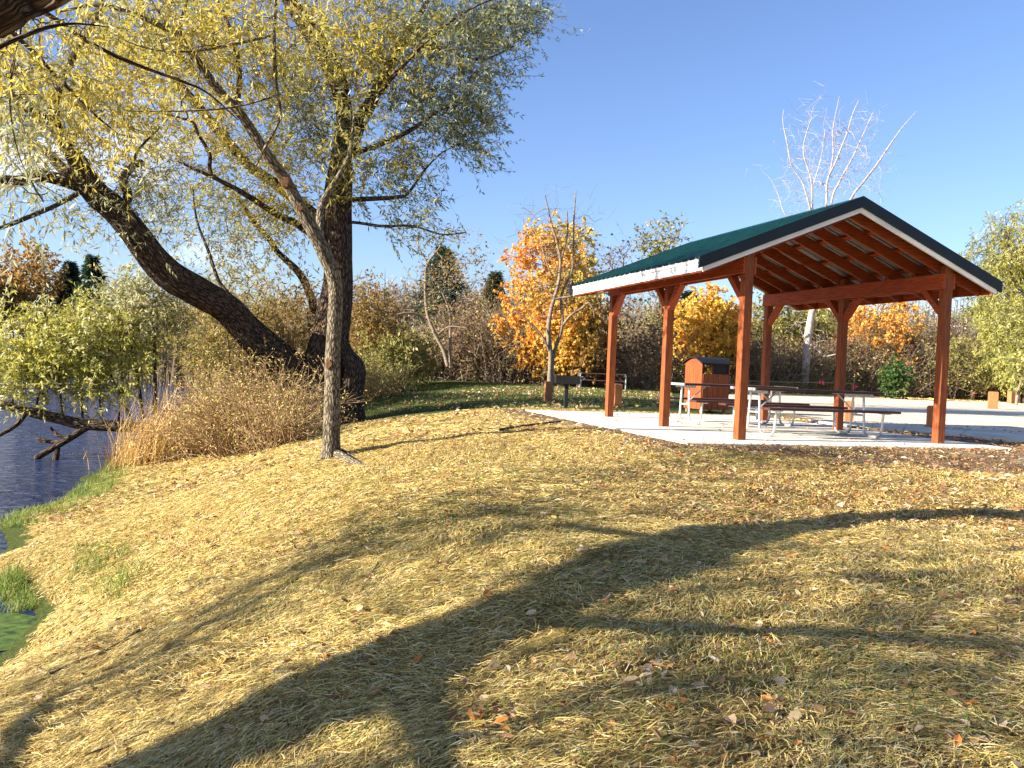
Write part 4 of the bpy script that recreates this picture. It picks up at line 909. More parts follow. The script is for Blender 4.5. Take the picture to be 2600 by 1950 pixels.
V, Fq, _ = join(br); npmesh('branches', V, Fq, MT['bark_thin'], parent=fw)
V, Fq, c = joinleaf(lv); npmesh('crown', V, Fq, MT['leaf'], col=c, parent=fw)
# ---------------------------------------------------------------- generic trees and shrubs
def make_tree(name, x, y, z, h, cw, label, cat='tree', trunk_h=.35, tr=None, pal=Y, n=60, ntw=5, tl=.5, nlf=14, Ln=.16, Wd=.13, bias=(0, 0, .2), spread=1., droop=.1, bark='bark_thin', lean=(0, 0), shape=1.0, rt=.012, stems=1, group=None, low=.25, fat=.5, leafm='leaf', scat=None, trunk_pts=None, side=None):
    """x,y,z base; h total height; cw crown width"""
    tr = tr or h*.022; Ln *= 1.3; Wd *= 1.35; n = int(n*1.15)
    e = empty(name, (x, y, z), 0, label=label, cat=cat, group=group)
    limbs = []
    if trunk_pts is not None: limbs = trunk_pts
    else:
        for s in range(stems):
            a = rng.random()*2*PI; sp_ = (.0 if stems == 1 else .16*cw)
            P = [np.array([x, y, z-.15])+np.array([math.cos(a), math.sin(a), 0])*sp_*.15]
            for k in range(1, 5):
                t = k/4; P.append(np.array([x+lean[0]*t*h+math.cos(a)*sp_*t*1.6+rng.normal()*h*.012, y+lean[1]*t*h+math.sin(a)*sp_*t*1.6+rng.normal()*h*.012, z+t*h*.72]))
            r = tr/math.sqrt(stems); limbs.append((np.array(P), np.array([r*1.25, r, r*.75, r*.5, r*.25])))
    V, Fq, bk = join(trunk_parts(limbs, 12, 8, .02, .1, .02)); npmesh('trunk', V, Fq, MT[bark], bark=bk, smooth=True, parent=e)
    q = rvec(n)*(rng.random((n, 1))**(1/2.6)); zc = z+h*(1+low)/2; rz = h*(1-low)/2
    T = np.stack([x+lean[0]*h*.6+q[:, 0]*cw/2, y+lean[1]*h*.6+q[:, 1]*cw/2, zc+q[:, 2]*rz], 1)
    if shape != 1.0:
        f = (T[:, 2]-z)/h; wf = np.clip(1.15-shape*(f-low), .25, 1.2); T[:, 0] = x+(T[:, 0]-x)*wf; T[:, 1] = y+(T[:, 1]-y)*wf
    T += rng.normal(size=T.shape)*cw*.03
    N0, PL0 = nodes_of(limbs, h*.05, trunk_h)
    Nn, par, tip = grow(N0, np.linspace(0, h*.2, len(N0)), T, .35, 3, .07)
    br = [branch_mesh(Nn, par, rt, tr*.5, len(N0), 4)]
    s1, lf = twigleaf(T, ntw, tl, nlf, np.array(bias), spread, Ln, Wd, pal, droop, max(rt*.6, .0075*(y/60)), scat if scat is not None else tl*.45, True, fat)
    br.append(s1)
    if side is not None and lf is not None:      # colour that turns across the crown (autumn colour, not light)
        v, f, c = lf; t = sstep(-.35, .35, ((v[:, 0]-x)/cw)+.15*np.sin(v[:, 2]*1.7))[:, None]; c = np.clip(c*(1-t)+c*np.array(side)*t, 0, 1); lf = (v, f, c)
    V, Fq, _ = join(br); npmesh('branches', V, Fq, MT[bark], parent=e)
    if lf is not None: npmesh('crown', lf[0], lf[1], MT[leafm], col=lf[2], parent=e)
    return e
def T_px(name, px, py_base, py_top, wpx, dep, label, **k):
    p = at_d(px, py_base, dep); z = H1(p[0], p[1]); zt = at_d(px, py_top, dep)[2]
    return make_tree(name, p[0], p[1], z, zt-z, wpx*dep/F, label, **k)
OR = [(4, (.80, .38, .06)), (3, (.82, .48, .09)), (2, (.66, .27, .05)), (2, (.60, .42, .12))]
YM = [(4, (.78, .50, .08)), (3, (.80, .42, .07)), (2, (.50, .38, .09))]
AM = [(3, (.34, .21, .05)), (3, (.24, .17, .05)), (1, (.42, .22, .05)), (1, (.17, .15, .045))]
OL = [(3, (.24, .22, .055)), (2, (.17, .17, .045)), (2, (.36, .31, .08))]
BR = [(3, (.17, .10, .055)), (2, (.24, .16, .08)), (1, (.13, .055, .035))]
RED = [(3, (.42, .06, .03)), (2, (.50, .12, .05)), (1, (.22, .07, .04))]
WG = [(4, (.40, .37, .075)), (3, (.28, .29, .065)), (2, (.50, .45, .16)), (1, (.20, .23, .09))]
GB = [(3, (.04, .10, .025)), (2, (.08, .14, .035)), (1, (.2, .2, .06))]
# orange maple and its neighbours
T_px('maple_tree', 1385, 985, 555, 270, 44, 'bright orange and yellow maple left of the shelter', pal=OR, n=190, ntw=8, nlf=20, tl=.5, Ln=.11, Wd=.09, low=.03, rt=.010, side=(.80, 1.08, 1.1), trunk_h=.1)
T_px('maple_tree', 1470, 985, 720, 170, 42, 'smaller maple with orange leaves low down behind the rear left post', pal=YM, n=80, ntw=6, nlf=16, tl=.5, Ln=.11, Wd=.09, low=.1, rt=.010, trunk_h=.1, side=(.5, .5, .8))
T_px('maple_tree', 1790, 1000, 735, 185, 50, 'golden yellow maple seen through the shelter between the left posts', pal=YM, n=130, ntw=7, nlf=18, tl=.5, Ln=.125, Wd=.10, low=.2, rt=.012, trunk_h=.2)
T_px('maple_tree', 2225, 1000, 740, 200, 56, 'orange maple seen through the shelter between the right posts', pal=OR, n=90, ntw=6, nlf=13, tl=.6, Ln=.13, Wd=.11, low=.25, rt=.013, trunk_h=.2)
T_px('amber_tree', 930, 985, 705, 170, 40, 'rounded russet tree right beside the old willow trunk', pal=AM, n=150, ntw=8, nlf=10, tl=.5, Ln=.09, Wd=.05, low=.06, rt=.010, trunk_h=.15)
# bare trees in front of the thicket
tp = [pl((1137, 930, 38, 5.60), (1126, 890, 38, 4.90), (1102, 842, 38, 4.55), (1084, 790, 38, 4.20), (1080, 716, 38, 3.50), (1086, 669, 38, 2.80), (1118, 625, 38, 2.10), (1129, 585, 38, 1.40)), pl((1143, 935, 38.2, 3.50), (1143, 860, 38.2, 3.50), (1143, 803, 38.2, 2.80), (1129, 756, 38.2, 2.10), (1100, 706, 38.2, 1.40)),
      pl((1102, 842, 38, 3.50), (1080, 812, 38, 3.15), (1045, 795, 37.8, 2.80), (1010, 798, 37.6, 1.75)), pl((1110, 850, 38, 2.80), (1140, 830, 37.8, 2.10), (1180, 832, 37.6, 1.05)), pl((1086, 669, 38, 2.10), (1065, 630, 38, 1.75), (1060, 590, 38, 1.05))]
p = at_d(1140, 985, 38); z0 = H1(p[0], p[1])
make_tree('bare_tree', p[0], p[1], z0, 7.3, 3.4, 'crooked bare tree leaning left before the dark conifer', pal=AM, n=110, ntw=4, nlf=2, tl=.5, Ln=.10, Wd=.06, rt=.007, trunk_pts=tp, bark='bark_grey', low=.3, trunk_h=.2)
DT = 29.5
tp = [pl((1395, 1005, DT, 8.64), (1396, 959, DT, 6.48), (1398, 900, DT, 5.76), (1392, 842, DT, 5.76), (1400, 783, DT, 5.04), (1417, 724, DT, 4.32), (1423, 666, DT, 3.60), (1415, 618, DT, 2.88), (1398, 560, DT, 2.16), (1385, 500, DT, 1.30)), pl((1399, 1000, DT+.1, 6.48), (1404, 908, DT+.1, 5.04), (1427, 830, DT+.1, 4.32), (1425, 756, DT+.1, 3.60), (1440, 715, DT+.1, 3.24), (1455, 670, DT+.1, 2.88), (1457, 560, DT+.1, 2.16), (1462, 490, DT+.1, 1.08)),
      pl((1427, 828, DT+.1, 3.60), (1450, 800, DT, 3.60), (1475, 785, DT, 3.24), (1494, 769, DT-.1, 2.88), (1506, 785, DT-.1, 2.16), (1509, 805, DT-.1, 1.44)), pl((1405, 760, DT, 3.60), (1440, 754, DT-.1, 2.88), (1490, 747, DT-.2, 2.52), (1540, 740, DT-.3, 1.44)), pl((1423, 666, DT, 2.52), (1440, 600, DT, 2.16), (1440, 540, DT, 1.44)), pl((1400, 700, DT, 2.16), (1380, 640, DT-.1, 1.58), (1372, 600, DT-.1, 1.08)), pl((1398, 900, DT, 2.88), (1375, 850, DT-.2, 2.52), (1340, 815, DT-.3, 1.80), (1310, 790, DT-.3, 1.08))]
p = at_d(1396, 1005, DT); z0 = H1(p[0], p[1])
make_tree('bare_tree', p[0], p[1], z0, 7.0, 3.6, 'bare grey tree with two stems before the orange maple', pal=AM, n=130, ntw=4, nlf=0, tl=.5, rt=.0065, trunk_pts=tp, bark='bark_grey', low=.35, trunk_h=.3)
T_px('bare_tree', 1672, 990, 545, 150, 62, 'tall thin tree with a wispy pale crown above the shelter roof', pal=OL, n=80, ntw=5, nlf=4, tl=.8, Ln=.2, Wd=.1, low=.5, rt=.016, trunk_h=.5)
T_px('bare_tree', 1560, 990, 600, 130, 58, 'dark twiggy tree right behind the orange maple', pal=BR, n=70, ntw=5, nlf=1, tl=.8, rt=.016, low=.4, trunk_h=.4)
# white barked tree behind the roof
DWt = 62
tp = [pl((2072, 1010, DWt, 6.63), (2075, 900, DWt, 5.85), (2078, 760, DWt, 5.07), (2082, 620, DWt, 3.90), (2098, 520, DWt, 3.12), (2101, 460, DWt, 2.73), (2122, 410, DWt, 2.34), (2150, 340, DWt, 1.76), (2165, 290, DWt, 1.17), (2180, 255, DWt, 0.58)), pl((2075, 800, DWt, 3.90), (2066, 640, DWt, 3.12), (2062, 530, DWt, 2.73), (2060, 460, DWt, 1.95), (2040, 380, DWt, 1.56), (2060, 300, DWt, 0.98)),
      pl((2064, 560, DWt, 2.34), (2040, 470, DWt, 1.95), (2010, 420, DWt, 1.56), (2000, 370, DWt, 1.56), (1988, 310, DWt, 0.98), (1990, 280, DWt, 0.58)), pl((2076, 740, DWt, 3.90), (2110, 520, DWt, 2.73), (2130, 465, DWt, 2.34), (2165, 400, DWt, 1.95), (2190, 345, DWt, 1.36), (2215, 290, DWt, 0.78)), pl((2100, 640, DWt, 3.51), (2158, 510, DWt, 3.12), (2190, 465, DWt, 2.73), (2225, 420, DWt, 2.34), (2255, 375, DWt, 1.95), (2290, 325, DWt, 1.17), (2325, 285, DWt, 0.58)),
      pl((2101, 465, DWt, 1.95), (2115, 395, DWt, 1.56), (2115, 330, DWt, 1.17), (2130, 250, DWt, 0.58)), pl((2040, 560, DWt+1, 1.95), (1995, 545, DWt+1, 1.56), (1975, 490, DWt+1, 1.17), (1960, 460, DWt+1, 0.78)), pl((2062, 480, DWt, 1.56), (2085, 400, DWt, 1.17), (2095, 330, DWt, 0.78))]
p = at_d(2072, 1010, DWt); z0 = H1(p[0], p[1])
make_tree('white_barked_tree', p[0], p[1], z0, at_d(2100, 245, DWt)[2]-z0, 9.5, 'tall leafless tree with white bark above the shelter roof', pal=BR, n=170, ntw=4, nlf=0, tl=.9, rt=.009, trunk_pts=tp, bark='bark_white', low=.55, trunk_h=.45)
# olive trees and shrubs behind the shelter
T_px('olive_tree', 1960, 1000, 730, 150, 58, 'olive green tree behind the rear right shelter posts', pal=OL, n=90, ntw=6, nlf=8, tl=.8, Ln=.22, Wd=.08, low=.15, rt=.014, droop=.5)
T_px('olive_tree', 2075, 1000, 715, 150, 60, 'yellow green tree behind the dead pale trunk', pal=WG, n=90, ntw=6, nlf=8, tl=.8, Ln=.22, Wd=.08, low=.15, rt=.014, droop=.5)
tp = [pl((2042, 1000, 52, 9.80), (2046, 920, 52, 10.50), (2052, 850, 52, 9.80), (2062, 790, 52, 8.40), (2070, 730, 52, 6.30)), pl((2056, 790, 52, 4.20), (2090, 778, 51.5, 3.50), (2120, 795, 51.2, 2.80), (2145, 830, 51, 1.40)), pl((2050, 870, 52, 3.50), (2080, 890, 51.5, 3.15), (2090, 905, 51.4, 2.80), (2120, 900, 51.2, 1.40))]
p = at_d(2042, 1005, 52); z0 = H1(p[0], p[1])
make_tree('dead_tree', p[0], p[1], z0, 6.0, 3.0, 'dead pale trunk with curling bare limbs seen under the shelter beam', pal=BR, n=16, ntw=2, nlf=0, tl=.5, rt=.012, trunk_pts=tp, bark='bark_white', low=.4)
T_px('willow_shrub', 1700, 1000, 760, 150, 56, 'dull olive tree behind the second left shelter post', pal=OL, n=70, ntw=5, nlf=7, tl=.7, Ln=.2, Wd=.08, low=.1, rt=.014)
T_px('willow_tree', 2610, 1010, 520, 320, 62, 'tall pale green willow at the right edge', pal=WG, n=280, ntw=8, nlf=16, tl=1.3, Ln=.24, Wd=.05, low=.22, rt=.02, droop=1.0, bias=(.4, 0, -.3), bark='bark_thin', trunk_h=.2, scat=.45)
T_px('willow_tree', 2595, 1010, 775, 190, 52, 'bushy yellow green willow low at the right edge', pal=WG, n=170, ntw=8, nlf=14, tl=.9, Ln=.20, Wd=.05, low=.2, rt=.014, droop=.7, bias=(.3, 0, -.1), stems=3, trunk_h=.1)
T_px('pine_tree', 2497, 1000, 745, 90, 70, 'sparse tufted tree beside the green roof', pal=OL, n=34, ntw=6, nlf=9, tl=.7, Ln=.25, Wd=.07, low=.66, rt=.02)
T_px('small_tree', 2578, 1020, 860, 110, 46, 'little yellow green tree beside the rightmost bollard', pal=WG, n=30, ntw=4, nlf=8, tl=.5, Ln=.18, Wd=.08, low=.35, rt=.010, stems=2, bark='bark_grey')
T_px('green_bush', 2272, 1000, 918, 62, 49, 'small fresh green bush left of the front right shelter post', cat='bush', pal=GB, n=45, ntw=5, nlf=10, tl=.4, Ln=.15, Wd=.1, low=.05, rt=.008, stems=3)
T_px('red_bush', 2330, 1000, 870, 150, 56, 'dark red twiggy bush left of the front right shelter post', cat='bush', pal=[(3, (.16, .05, .035)), (2, (.2, .09, .05))], n=60, ntw=6, nlf=6, tl=.7, Ln=.16, Wd=.08, low=.05, rt=.010, stems=4)
T_px('red_bush', 2020, 1000, 870, 150, 54, 'reddish brown bush between the rear right shelter posts', cat='bush', pal=[(3, (.22, .09, .055)), (2, (.27, .17, .08))], n=60, ntw=6, nlf=4, tl=.7, Ln=.14, Wd=.07, low=.05, rt=.010, stems=4, bark='bark_grey')
for k, (px, top, wd, dep, lab, pal) in enumerate([(1180, 800, 150, 46, 'pale brown bare bush right of the crooked bare tree', BR), (1262, 760, 130, 50, 'grey brown bare bush at the left edge of the orange maple', BR), (1030, 850, 130, 42, 'low olive bush under the dark conifer', OL), (965, 880, 130, 38, 'bush with yellowing leaves right of the old willow', OL), (1640, 810, 150, 46, 'dark leafless bush between the two left shelter posts', BR), (1545, 850, 130, 44, 'dark brown bush left of the rear left shelter post', BR), (1880, 840, 130, 52, 'grey twiggy bush behind the slatted bin', BR), (2150, 860, 130, 54, 'brown twiggy bush behind the middle right post', BR), (2420, 860, 150, 54, 'olive bush right of the front right shelter post', OL)]):
    T_px('bush', px, 990, top, wd, dep, lab, cat='bush', pal=pal, n=60, ntw=7, nlf=4 if pal is BR else 8, tl=.7, Ln=.14, Wd=.07, low=.05, rt=.009, stems=4, bark='bark_grey' if k % 2 == 0 else 'bark_thin', trunk_h=.1)
# conifers
def conifer(px, base, top, wpx, dep, label, col=(.030, .055, .034), n=60):
    p = at_d(px, base, dep); z = H1(p[0], p[1]); h = at_d(px, top, dep)[2]-z; w_ = wpx*dep/F
    e = empty('conifer', (p[0], p[1], z), 0, label=label, cat='conifer')
    V, Fq, bk = tube(np.array([[p[0], p[1], z-.2], [p[0], p[1], z+h*.5], [p[0], p[1], z+h*.97]]), np.array([h*.022, h*.014, .02]), 8, True); npmesh('trunk', V, Fq, MT['bark'], bark=bk, smooth=True, parent=e)
    f = rng.random(n*6)**.8; a = rng.random(n*6)*2*PI; rl = w_/2*np.clip((1-f)*1.25, .04, 1)**.75*(.55+.5*rng.random(n*6))
    b = np.stack([np.full(n*6, p[0]), np.full(n*6, p[1]), z+h*(.10+.88*f)], 1); d = np.stack([np.cos(a), np.sin(a), -.25+.5*(f-.3)], 1); tip = b+d*rl[:, None]
    st = sticks(b, tip, .03, .01)
    npmesh('branches', st[0], st[1], MT['bark_thin'], parent=e)
    k = 26; t = (.25+.8*rng.random((n*6, k, 1))); q = (b[:, None]+(tip-b)[:, None]*t).reshape(-1, 3)+rng.normal(size=(n*6*k, 3))*.12
    ld = nrm(np.repeat(nrm(tip-b), k, 0)+rvec(n*6*k)*.7-np.array([0, 0, .25])); s = dep/60
    V, Fq = leafquads(q, ld, .34*s*(.6+.8*rng.random(len(q))), .085*s)
    c = palette(len(q), [(3, col), (2, (col[0]*1.8, col[1]*1.7, col[2]*1.4)), (1, (col[0]*.6, col[1]*.6, col[2]*.6))])
    npmesh('crown', V, Fq, MT['leaf'], col=np.repeat(c, 4, 0), parent=e)
conifer(1112, 990, 622, 255, 56, 'dark green conifer behind the crooked bare tree')
conifer(1740, 990, 740, 120, 60, 'dark conifer in shade behind the second left shelter post')
conifer(1245, 990, 690, 130, 62, 'brownish green conifer just left of the orange maple', (.06, .065, .03))
conifer(228, 905, 648, 150, 98, 'tall dark spruce across the pond')
conifer(172, 905, 665, 150, 104, 'softer blue green spruce left of the tall dark one across the pond', (.05, .075, .05))
# across the pond
T_px('bare_tree', 62, 905, 600, 190, 100, 'large half bare tree with rust leaves across the pond', pal=[(3, (.40, .22, .05)), (2, (.30, .19, .06)), (1, (.5, .3, .06))], n=150, ntw=5, nlf=6, tl=1.3, Ln=.34, Wd=.2, low=.2, rt=.025, trunk_h=.2)
T_px('amber_tree', -20, 905, 700, 120, 96, 'golden tree at the left edge across the pond', pal=AM, n=80, ntw=5, nlf=9, tl=1.2, Ln=.34, Wd=.22, low=.1, rt=.025)
for px, top, wd, dep, lab, pal in [(300, 770, 110, 104, 'brown tree right of the tall dark spruce across the pond', BR), (440, 800, 120, 118, 'dark bare tree behind the white house', BR), (560, 770, 130, 100, 'dull olive tree right of the white house', OL), (690, 760, 140, 90, 'olive tree behind the leaning willow limb', OL), (130, 790, 110, 97, 'rusty bush below the two spruces across the pond', AM)]:
    T_px('far_tree', px, 910, top, wd, dep, lab, pal=pal, n=80, ntw=5, nlf=6, tl=1.1, Ln=.32, Wd=.2, low=.08, rt=.022, trunk_h=.15)
for px, w_, lab in [(415, 60, 'red bush on the far bank below the white house'), (470, 60, 'dull red bush right of the brightest one on the far bank')]:
    T_px('red_bush', px, 905, 855, w_, 92, lab, cat='bush', pal=RED, n=40, ntw=5, nlf=8, tl=.6, Ln=.24, Wd=.18, low=.05, rt=.012, stems=3)
# willow scrub behind the leaning limb, bare brush at its foot
T_px('willow_shrub', 600, 1010, 650, 330, 27, 'dense yellow green willow scrub behind the leaning limb', cat='bush', pal=[(3, (.36, .28, .06)), (3, (.24, .22, .06)), (2, (.40, .24, .06))], n=240, ntw=6, nlf=8, tl=.55, Ln=.13, Wd=.03, low=.03, rt=.006, stems=6, bark='bark_grey', trunk_h=.05, bias=(.2, 0, .4))
T_px('willow_shrub', 740, 1010, 690, 200, 24, 'orange tinged scrub close behind the old willow trunk', cat='bush', pal=[(3, (.34, .20, .05)), (2, (.26, .20, .06))], n=110, ntw=6, nlf=6, tl=.5, Ln=.13, Wd=.03, low=.03, rt=.006, stems=5, bark='bark_grey', trunk_h=.05)
def brush(px, base, top, wpx, dep, label, nst=420, pal=BR, leafn=3):
    p = on_ground(px, base); dep = dep or p[1]; p = at_d(px, base, dep); z = H1(p[0], p[1]); h = (base-top)*dep/F; w_ = wpx*dep/F
    e = empty('brush', (p[0], p[1], z), 0, label=label, cat='bush')
    b = np.stack([p[0]+rng.normal(size=nst)*w_*.24, p[1]+rng.normal(size=nst)*w_*.18, np.zeros(nst)], 1); b[:, 2] = H(b[:, 0], b[:, 1])-.05
    d = nrm(np.stack([(b[:, 0]-p[0])/w_*1.2, (b[:, 1]-p[1])/w_, np.full(nst, .8)], 1)+rng.normal(size=(nst, 3))*.33); d[:, 2] = np.abs(d[:, 2])
    ln = h*(.45+.6*rng.random(nst)); m1 = b+d*ln[:, None]*.55; e1 = m1+nrm(d+rng.normal(size=(nst, 3))*.35-np.array([0, 0, .35]))*ln[:, None]*.5
    S = [sticks(b, m1, .010, .007), sticks(m1, e1, .007, .003)]
    k = 5; t = rng.random((nst, k, 1)); q = (m1[:, None]+(e1-m1)[:, None]*t).reshape(-1, 3); dd = nrm(rvec(nst*k)+np.repeat(d, k, 0)*.5); q2 = q+dd*(.3*rng.random((len(q), 1))+.15)
    S.append(sticks(q, q2, .0045, .002)); V, Fq, _ = join(S); npmesh('stems', V, Fq, MT['bark_tan'], parent=e)
    lp = np.repeat(q2, leafn, 0)+rng.normal(size=(len(q2)*leafn, 3))*.08; V, Fq = leafquads(lp, rvec(len(lp)), .07*(.5+rng.random(len(lp))), .026)
    npmesh('foliage', V, Fq, MT['dryleaf'], col=np.repeat(palette(len(lp), pal), 4, 0), parent=e)
TB = [(3, (.46, .30, .12)), (2, (.32, .20, .08)), (3, (.38, .33, .08))]
brush(630, 1142, 900, 170, None, 'tangled bare brush at the foot of the leaning willow limb', 520, TB, 3)
brush(560, 1145, 980, 110, None, 'brown twiggy brush between the reeds and the willow', 260, TB, 3)
brush(705, 1132, 1000, 80, None, 'dry brush against the left side of the willow trunk', 130, TB, 2)
brush(915, 1010, 900, 150, 30, 'leafy brush right of the willow roots', 260, OL, 4)
# ---------------------------------------------------------------- blades (reeds, grass)
def blades(b, d, ln, wd, bend, face=None):
    n = len(b); ln = np.broadcast_to(ln, (n,))[:, None]; wd = np.broadcast_to(wd, (n,))[:, None]
    s = nrm(np.cross(d, rvec(n))); m1 = b+d*ln*.5; t = m1+nrm(d+bend)*ln*.5
    V = np.stack([b-s*wd*.5, b+s*wd*.5, m1+s*wd*.4, m1-s*wd*.4, t], 1).reshape(-1, 3); i = np.arange(n)[:, None]*5
    Fq = np.concatenate([i+np.array([0, 1, 2, 3]), i+np.array([3, 2, 4, 4])], 0)
    return V, Fq
def blade_obj(name, b, d, ln, wd, bend, pal, mt='straw'):
    n = len(b); s = nrm(np.cross(d, rvec(n))); ln = np.broadcast_to(ln, (n,))[:, None]; wd = np.broadcast_to(wd, (n,))[:, None]
    m1 = b+d*ln*.5; t = m1+nrm(d+bend)*ln*.5
    V = np.stack([b-s*wd*.5, b+s*wd*.5, m1+s*wd*.42, m1-s*wd*.42, t+s*wd*.08, t-s*wd*.08], 1).reshape(-1, 3); i = np.arange(n)[:, None]*6
    Fq = np.concatenate([i+np.array([0, 1, 2, 3]), i+np.array([3, 2, 4, 5])], 0)
    return npmesh(name, V, Fq, MT[mt], col=np.repeat(palette(n, pal), 6, 0))
def reed(px, py, wpx, hh, n, label, pal, lean, wd=.012, dep=None):
    p = on_ground(px, py); sc_ = p[1]/F; b = np.stack([p[0]+rng.normal(size=n)*wpx*sc_*.4, p[1]+rng.normal(size=n)*.35, np.zeros(n)], 1); b[:, 2] = H(b[:, 0], b[:, 1])-.03
    d = nrm(np.array([0, 0, 1.])+rng.normal(size=(n, 3))*.34+np.array(lean)*.5)
    o = blade_obj('reed_clump', b, d, hh*(.5+.7*rng.random(n)), wd*(.6+.8*rng.random(n)), np.array(lean)+rng.normal(size=(n, 3))*.35-np.array([0, 0, .35]), pal)
    tag(o, label=label, cat='reeds')
RP = [(3, (.58, .38, .13)), (2, (.46, .28, .09)), (2, (.68, .50, .22)), (1, (.30, .17, .06))]
reed(400, 1170, 120, 1.75, 1000, 'tall clump of dry golden reeds on the bank before the fallen limb', RP, (.45, 0, .15))
reed(330, 1180, 70, .8, 260, 'thin reeds standing in the shallows left of the golden clump', RP, (.1, 0, .2))
def scatter_px(poly, n):
    """random ground points whose picture lies inside a pixel polygon (sampled on the terrain)"""
    P = np.array([on_ground(*q)[:2] for q in poly]); lo, hi = P.min(0), P.max(0); out = []
    while sum(map(len, out)) < n:
        q = lo+(hi-lo)*rng.random((n*2, 2)); ins = np.zeros(len(q), bool); j = len(P)-1
        for i in range(len(P)):
            c = ((P[i, 1] > q[:, 1]) != (P[j, 1] > q[:, 1])) & (q[:, 0] < (P[j, 0]-P[i, 0])*(q[:, 1]-P[i, 1])/(P[j, 1]-P[i, 1]+1e-12)+P[i, 0]); ins ^= c; j = i
        out.append(q[ins])
    q = np.vstack(out)[:n]; return np.column_stack([q, H(q[:, 0], q[:, 1])])
GR = [(3, (.12, .20, .03)), (2, (.19, .26, .045)), (3, (.34, .33, .09)), (1, (.07, .12, .02))]
gb = [scatter_px([(95, 1310), (200, 1235), (300, 1170), (360, 1160), (300, 1230), (200, 1300)], 5000), scatter_px([(0, 1312), (100, 1295), (110, 1330), (0, 1345)], 1500), scatter_px([(0, 1460), (60, 1460), (100, 1540), (0, 1590)], 1500), scatter_px([(190, 1390), (320, 1370), (380, 1450), (300, 1530), (170, 1490)], 1500)]
gb = np.vstack(gb); gb = gb[vnoise(gb[:, 0], gb[:, 1], .35, 31)+.35*rng.random(len(gb)) > .5]; n = len(gb)
o = blade_obj('bank_grass', gb-np.array([0, 0, .01]), nrm(np.array([0, 0, 1.])+rng.normal(size=(n, 3))*.45), .05+.17*rng.random(n)*vnoise(gb[:, 0], gb[:, 1], .5, 32)*1.6, .007, np.array([.25, 0, 0])+rng.normal(size=(n, 3))*.4, GR, 'leaf'); tag(o, label='bright green grass along the edge of the pond', cat='grass', kind='stuff')
# short grass behind the slab and wispy green blades in the straw
gb = scatter_px([(880, 1030), (1000, 985), (1250, 980), (1700, 992), (1720, 1030), (1400, 1040), (1150, 1035), (950, 1060)], 26000)
n = len(gb)
o = blade_obj('lawn_grass', gb-np.array([0, 0, .01]), nrm(np.array([0, 0, 1.])+rng.normal(size=(n, 3))*.5), .05+.09*rng.random(n), .012, rng.normal(size=(n, 3))*.4, [(3, (.065, .12, .02)), (2, (.12, .16, .03)), (2, (.28, .24, .08))], 'leaf'); tag(o, label='short green lawn behind the slab', cat='grass', kind='stuff')
cl = []
for (px, py, r, k) in [(2130, 1715, .22, 240), (1000, 1540, .2, 60), (890, 1860, .15, 70), (1450, 1360, .3, 90), (1300, 1430, .25, 80), (1150, 1880, .15, 60), (1850, 1160, .3, 120), (1020, 1330, .5, 200), (1250, 1300, .6, 200), (700, 1570, .35, 140), (1500, 1590, .35, 120), (2380, 1520, .4, 120), (700, 1760, .3, 90), (1340, 1340, .4, 140), (1700, 1400, .4, 140), (2000, 1560, .4, 140), (1600, 1900, .25, 80), (2480, 1900, .25, 80), (420, 1500, .35, 150), (1300, 1190, .6, 200), (230, 1425, .5, 350), (330, 1240, .7, 350), (760, 1500, .5, 220), (1100, 1370, .6, 350), (1500, 1470, .5, 260), (1400, 1210, .7, 260), (2250, 1420, .5, 260), (1950, 1700, .35, 200), (2450, 1780, .35, 200), (1500, 1850, .3, 140), (600, 1380, .6, 240), (900, 1230, .7, 300)]:
    p = on_ground(px, py); q = p[:2]+rng.normal(size=(k, 2))*r; cl.append(q)
q = np.vstack(cl); b = np.column_stack([q, H(q[:, 0], q[:, 1])]); n = len(b)
o = blade_obj('grass_blades', b, nrm(np.array([0, 0, 1.])+rng.normal(size=(n, 3))*.6), .05+.09*rng.random(n), .005, rng.normal(size=(n, 3))*.5, GR, 'leaf'); tag(o, label='sparse green blades pushing through the straw', cat='grass', kind='stuff')
# dry tall grass at the foot of the thicket
gl = []
for (x0, x1, k) in [(1860, 2620, 26000)]:
    px = x0+(x1-x0)*rng.random(k); dy = rng.random(k)
    for i in range(0, k):
        pass
    A = np.array([at_d(v, 1000, 48.5)[:2] for v in (x0, x1)]); t = (px-x0)/(x1-x0)
    xy = A[0]+(A[1]-A[0])*t[:, None]; xy[:, 1] += dy*3.0+(1.0 if x0 > 1500 else -6)+ (t*6.5 if x0 > 1500 else 0); gl.append(xy)
q = np.vstack(gl); b = np.column_stack([q, H(q[:, 0], q[:, 1])]); n = len(b)
o = blade_obj('dry_grass', b, nrm(np.array([0, 0, 1.])+rng.normal(size=(n, 3))*.3), (.5+.8*rng.random(n))*(.5+vnoise(q[:, 0], q[:, 1], 2.0, 5)), .035, np.array([.3, 0, -.2])+rng.normal(size=(n, 3))*.4, [(3, (.36, .25, .09)), (2, (.26, .17, .06)), (1, (.20, .19, .05))]); tag(o, label='tall dry grass along the foot of the thicket', cat='grass', kind='stuff')
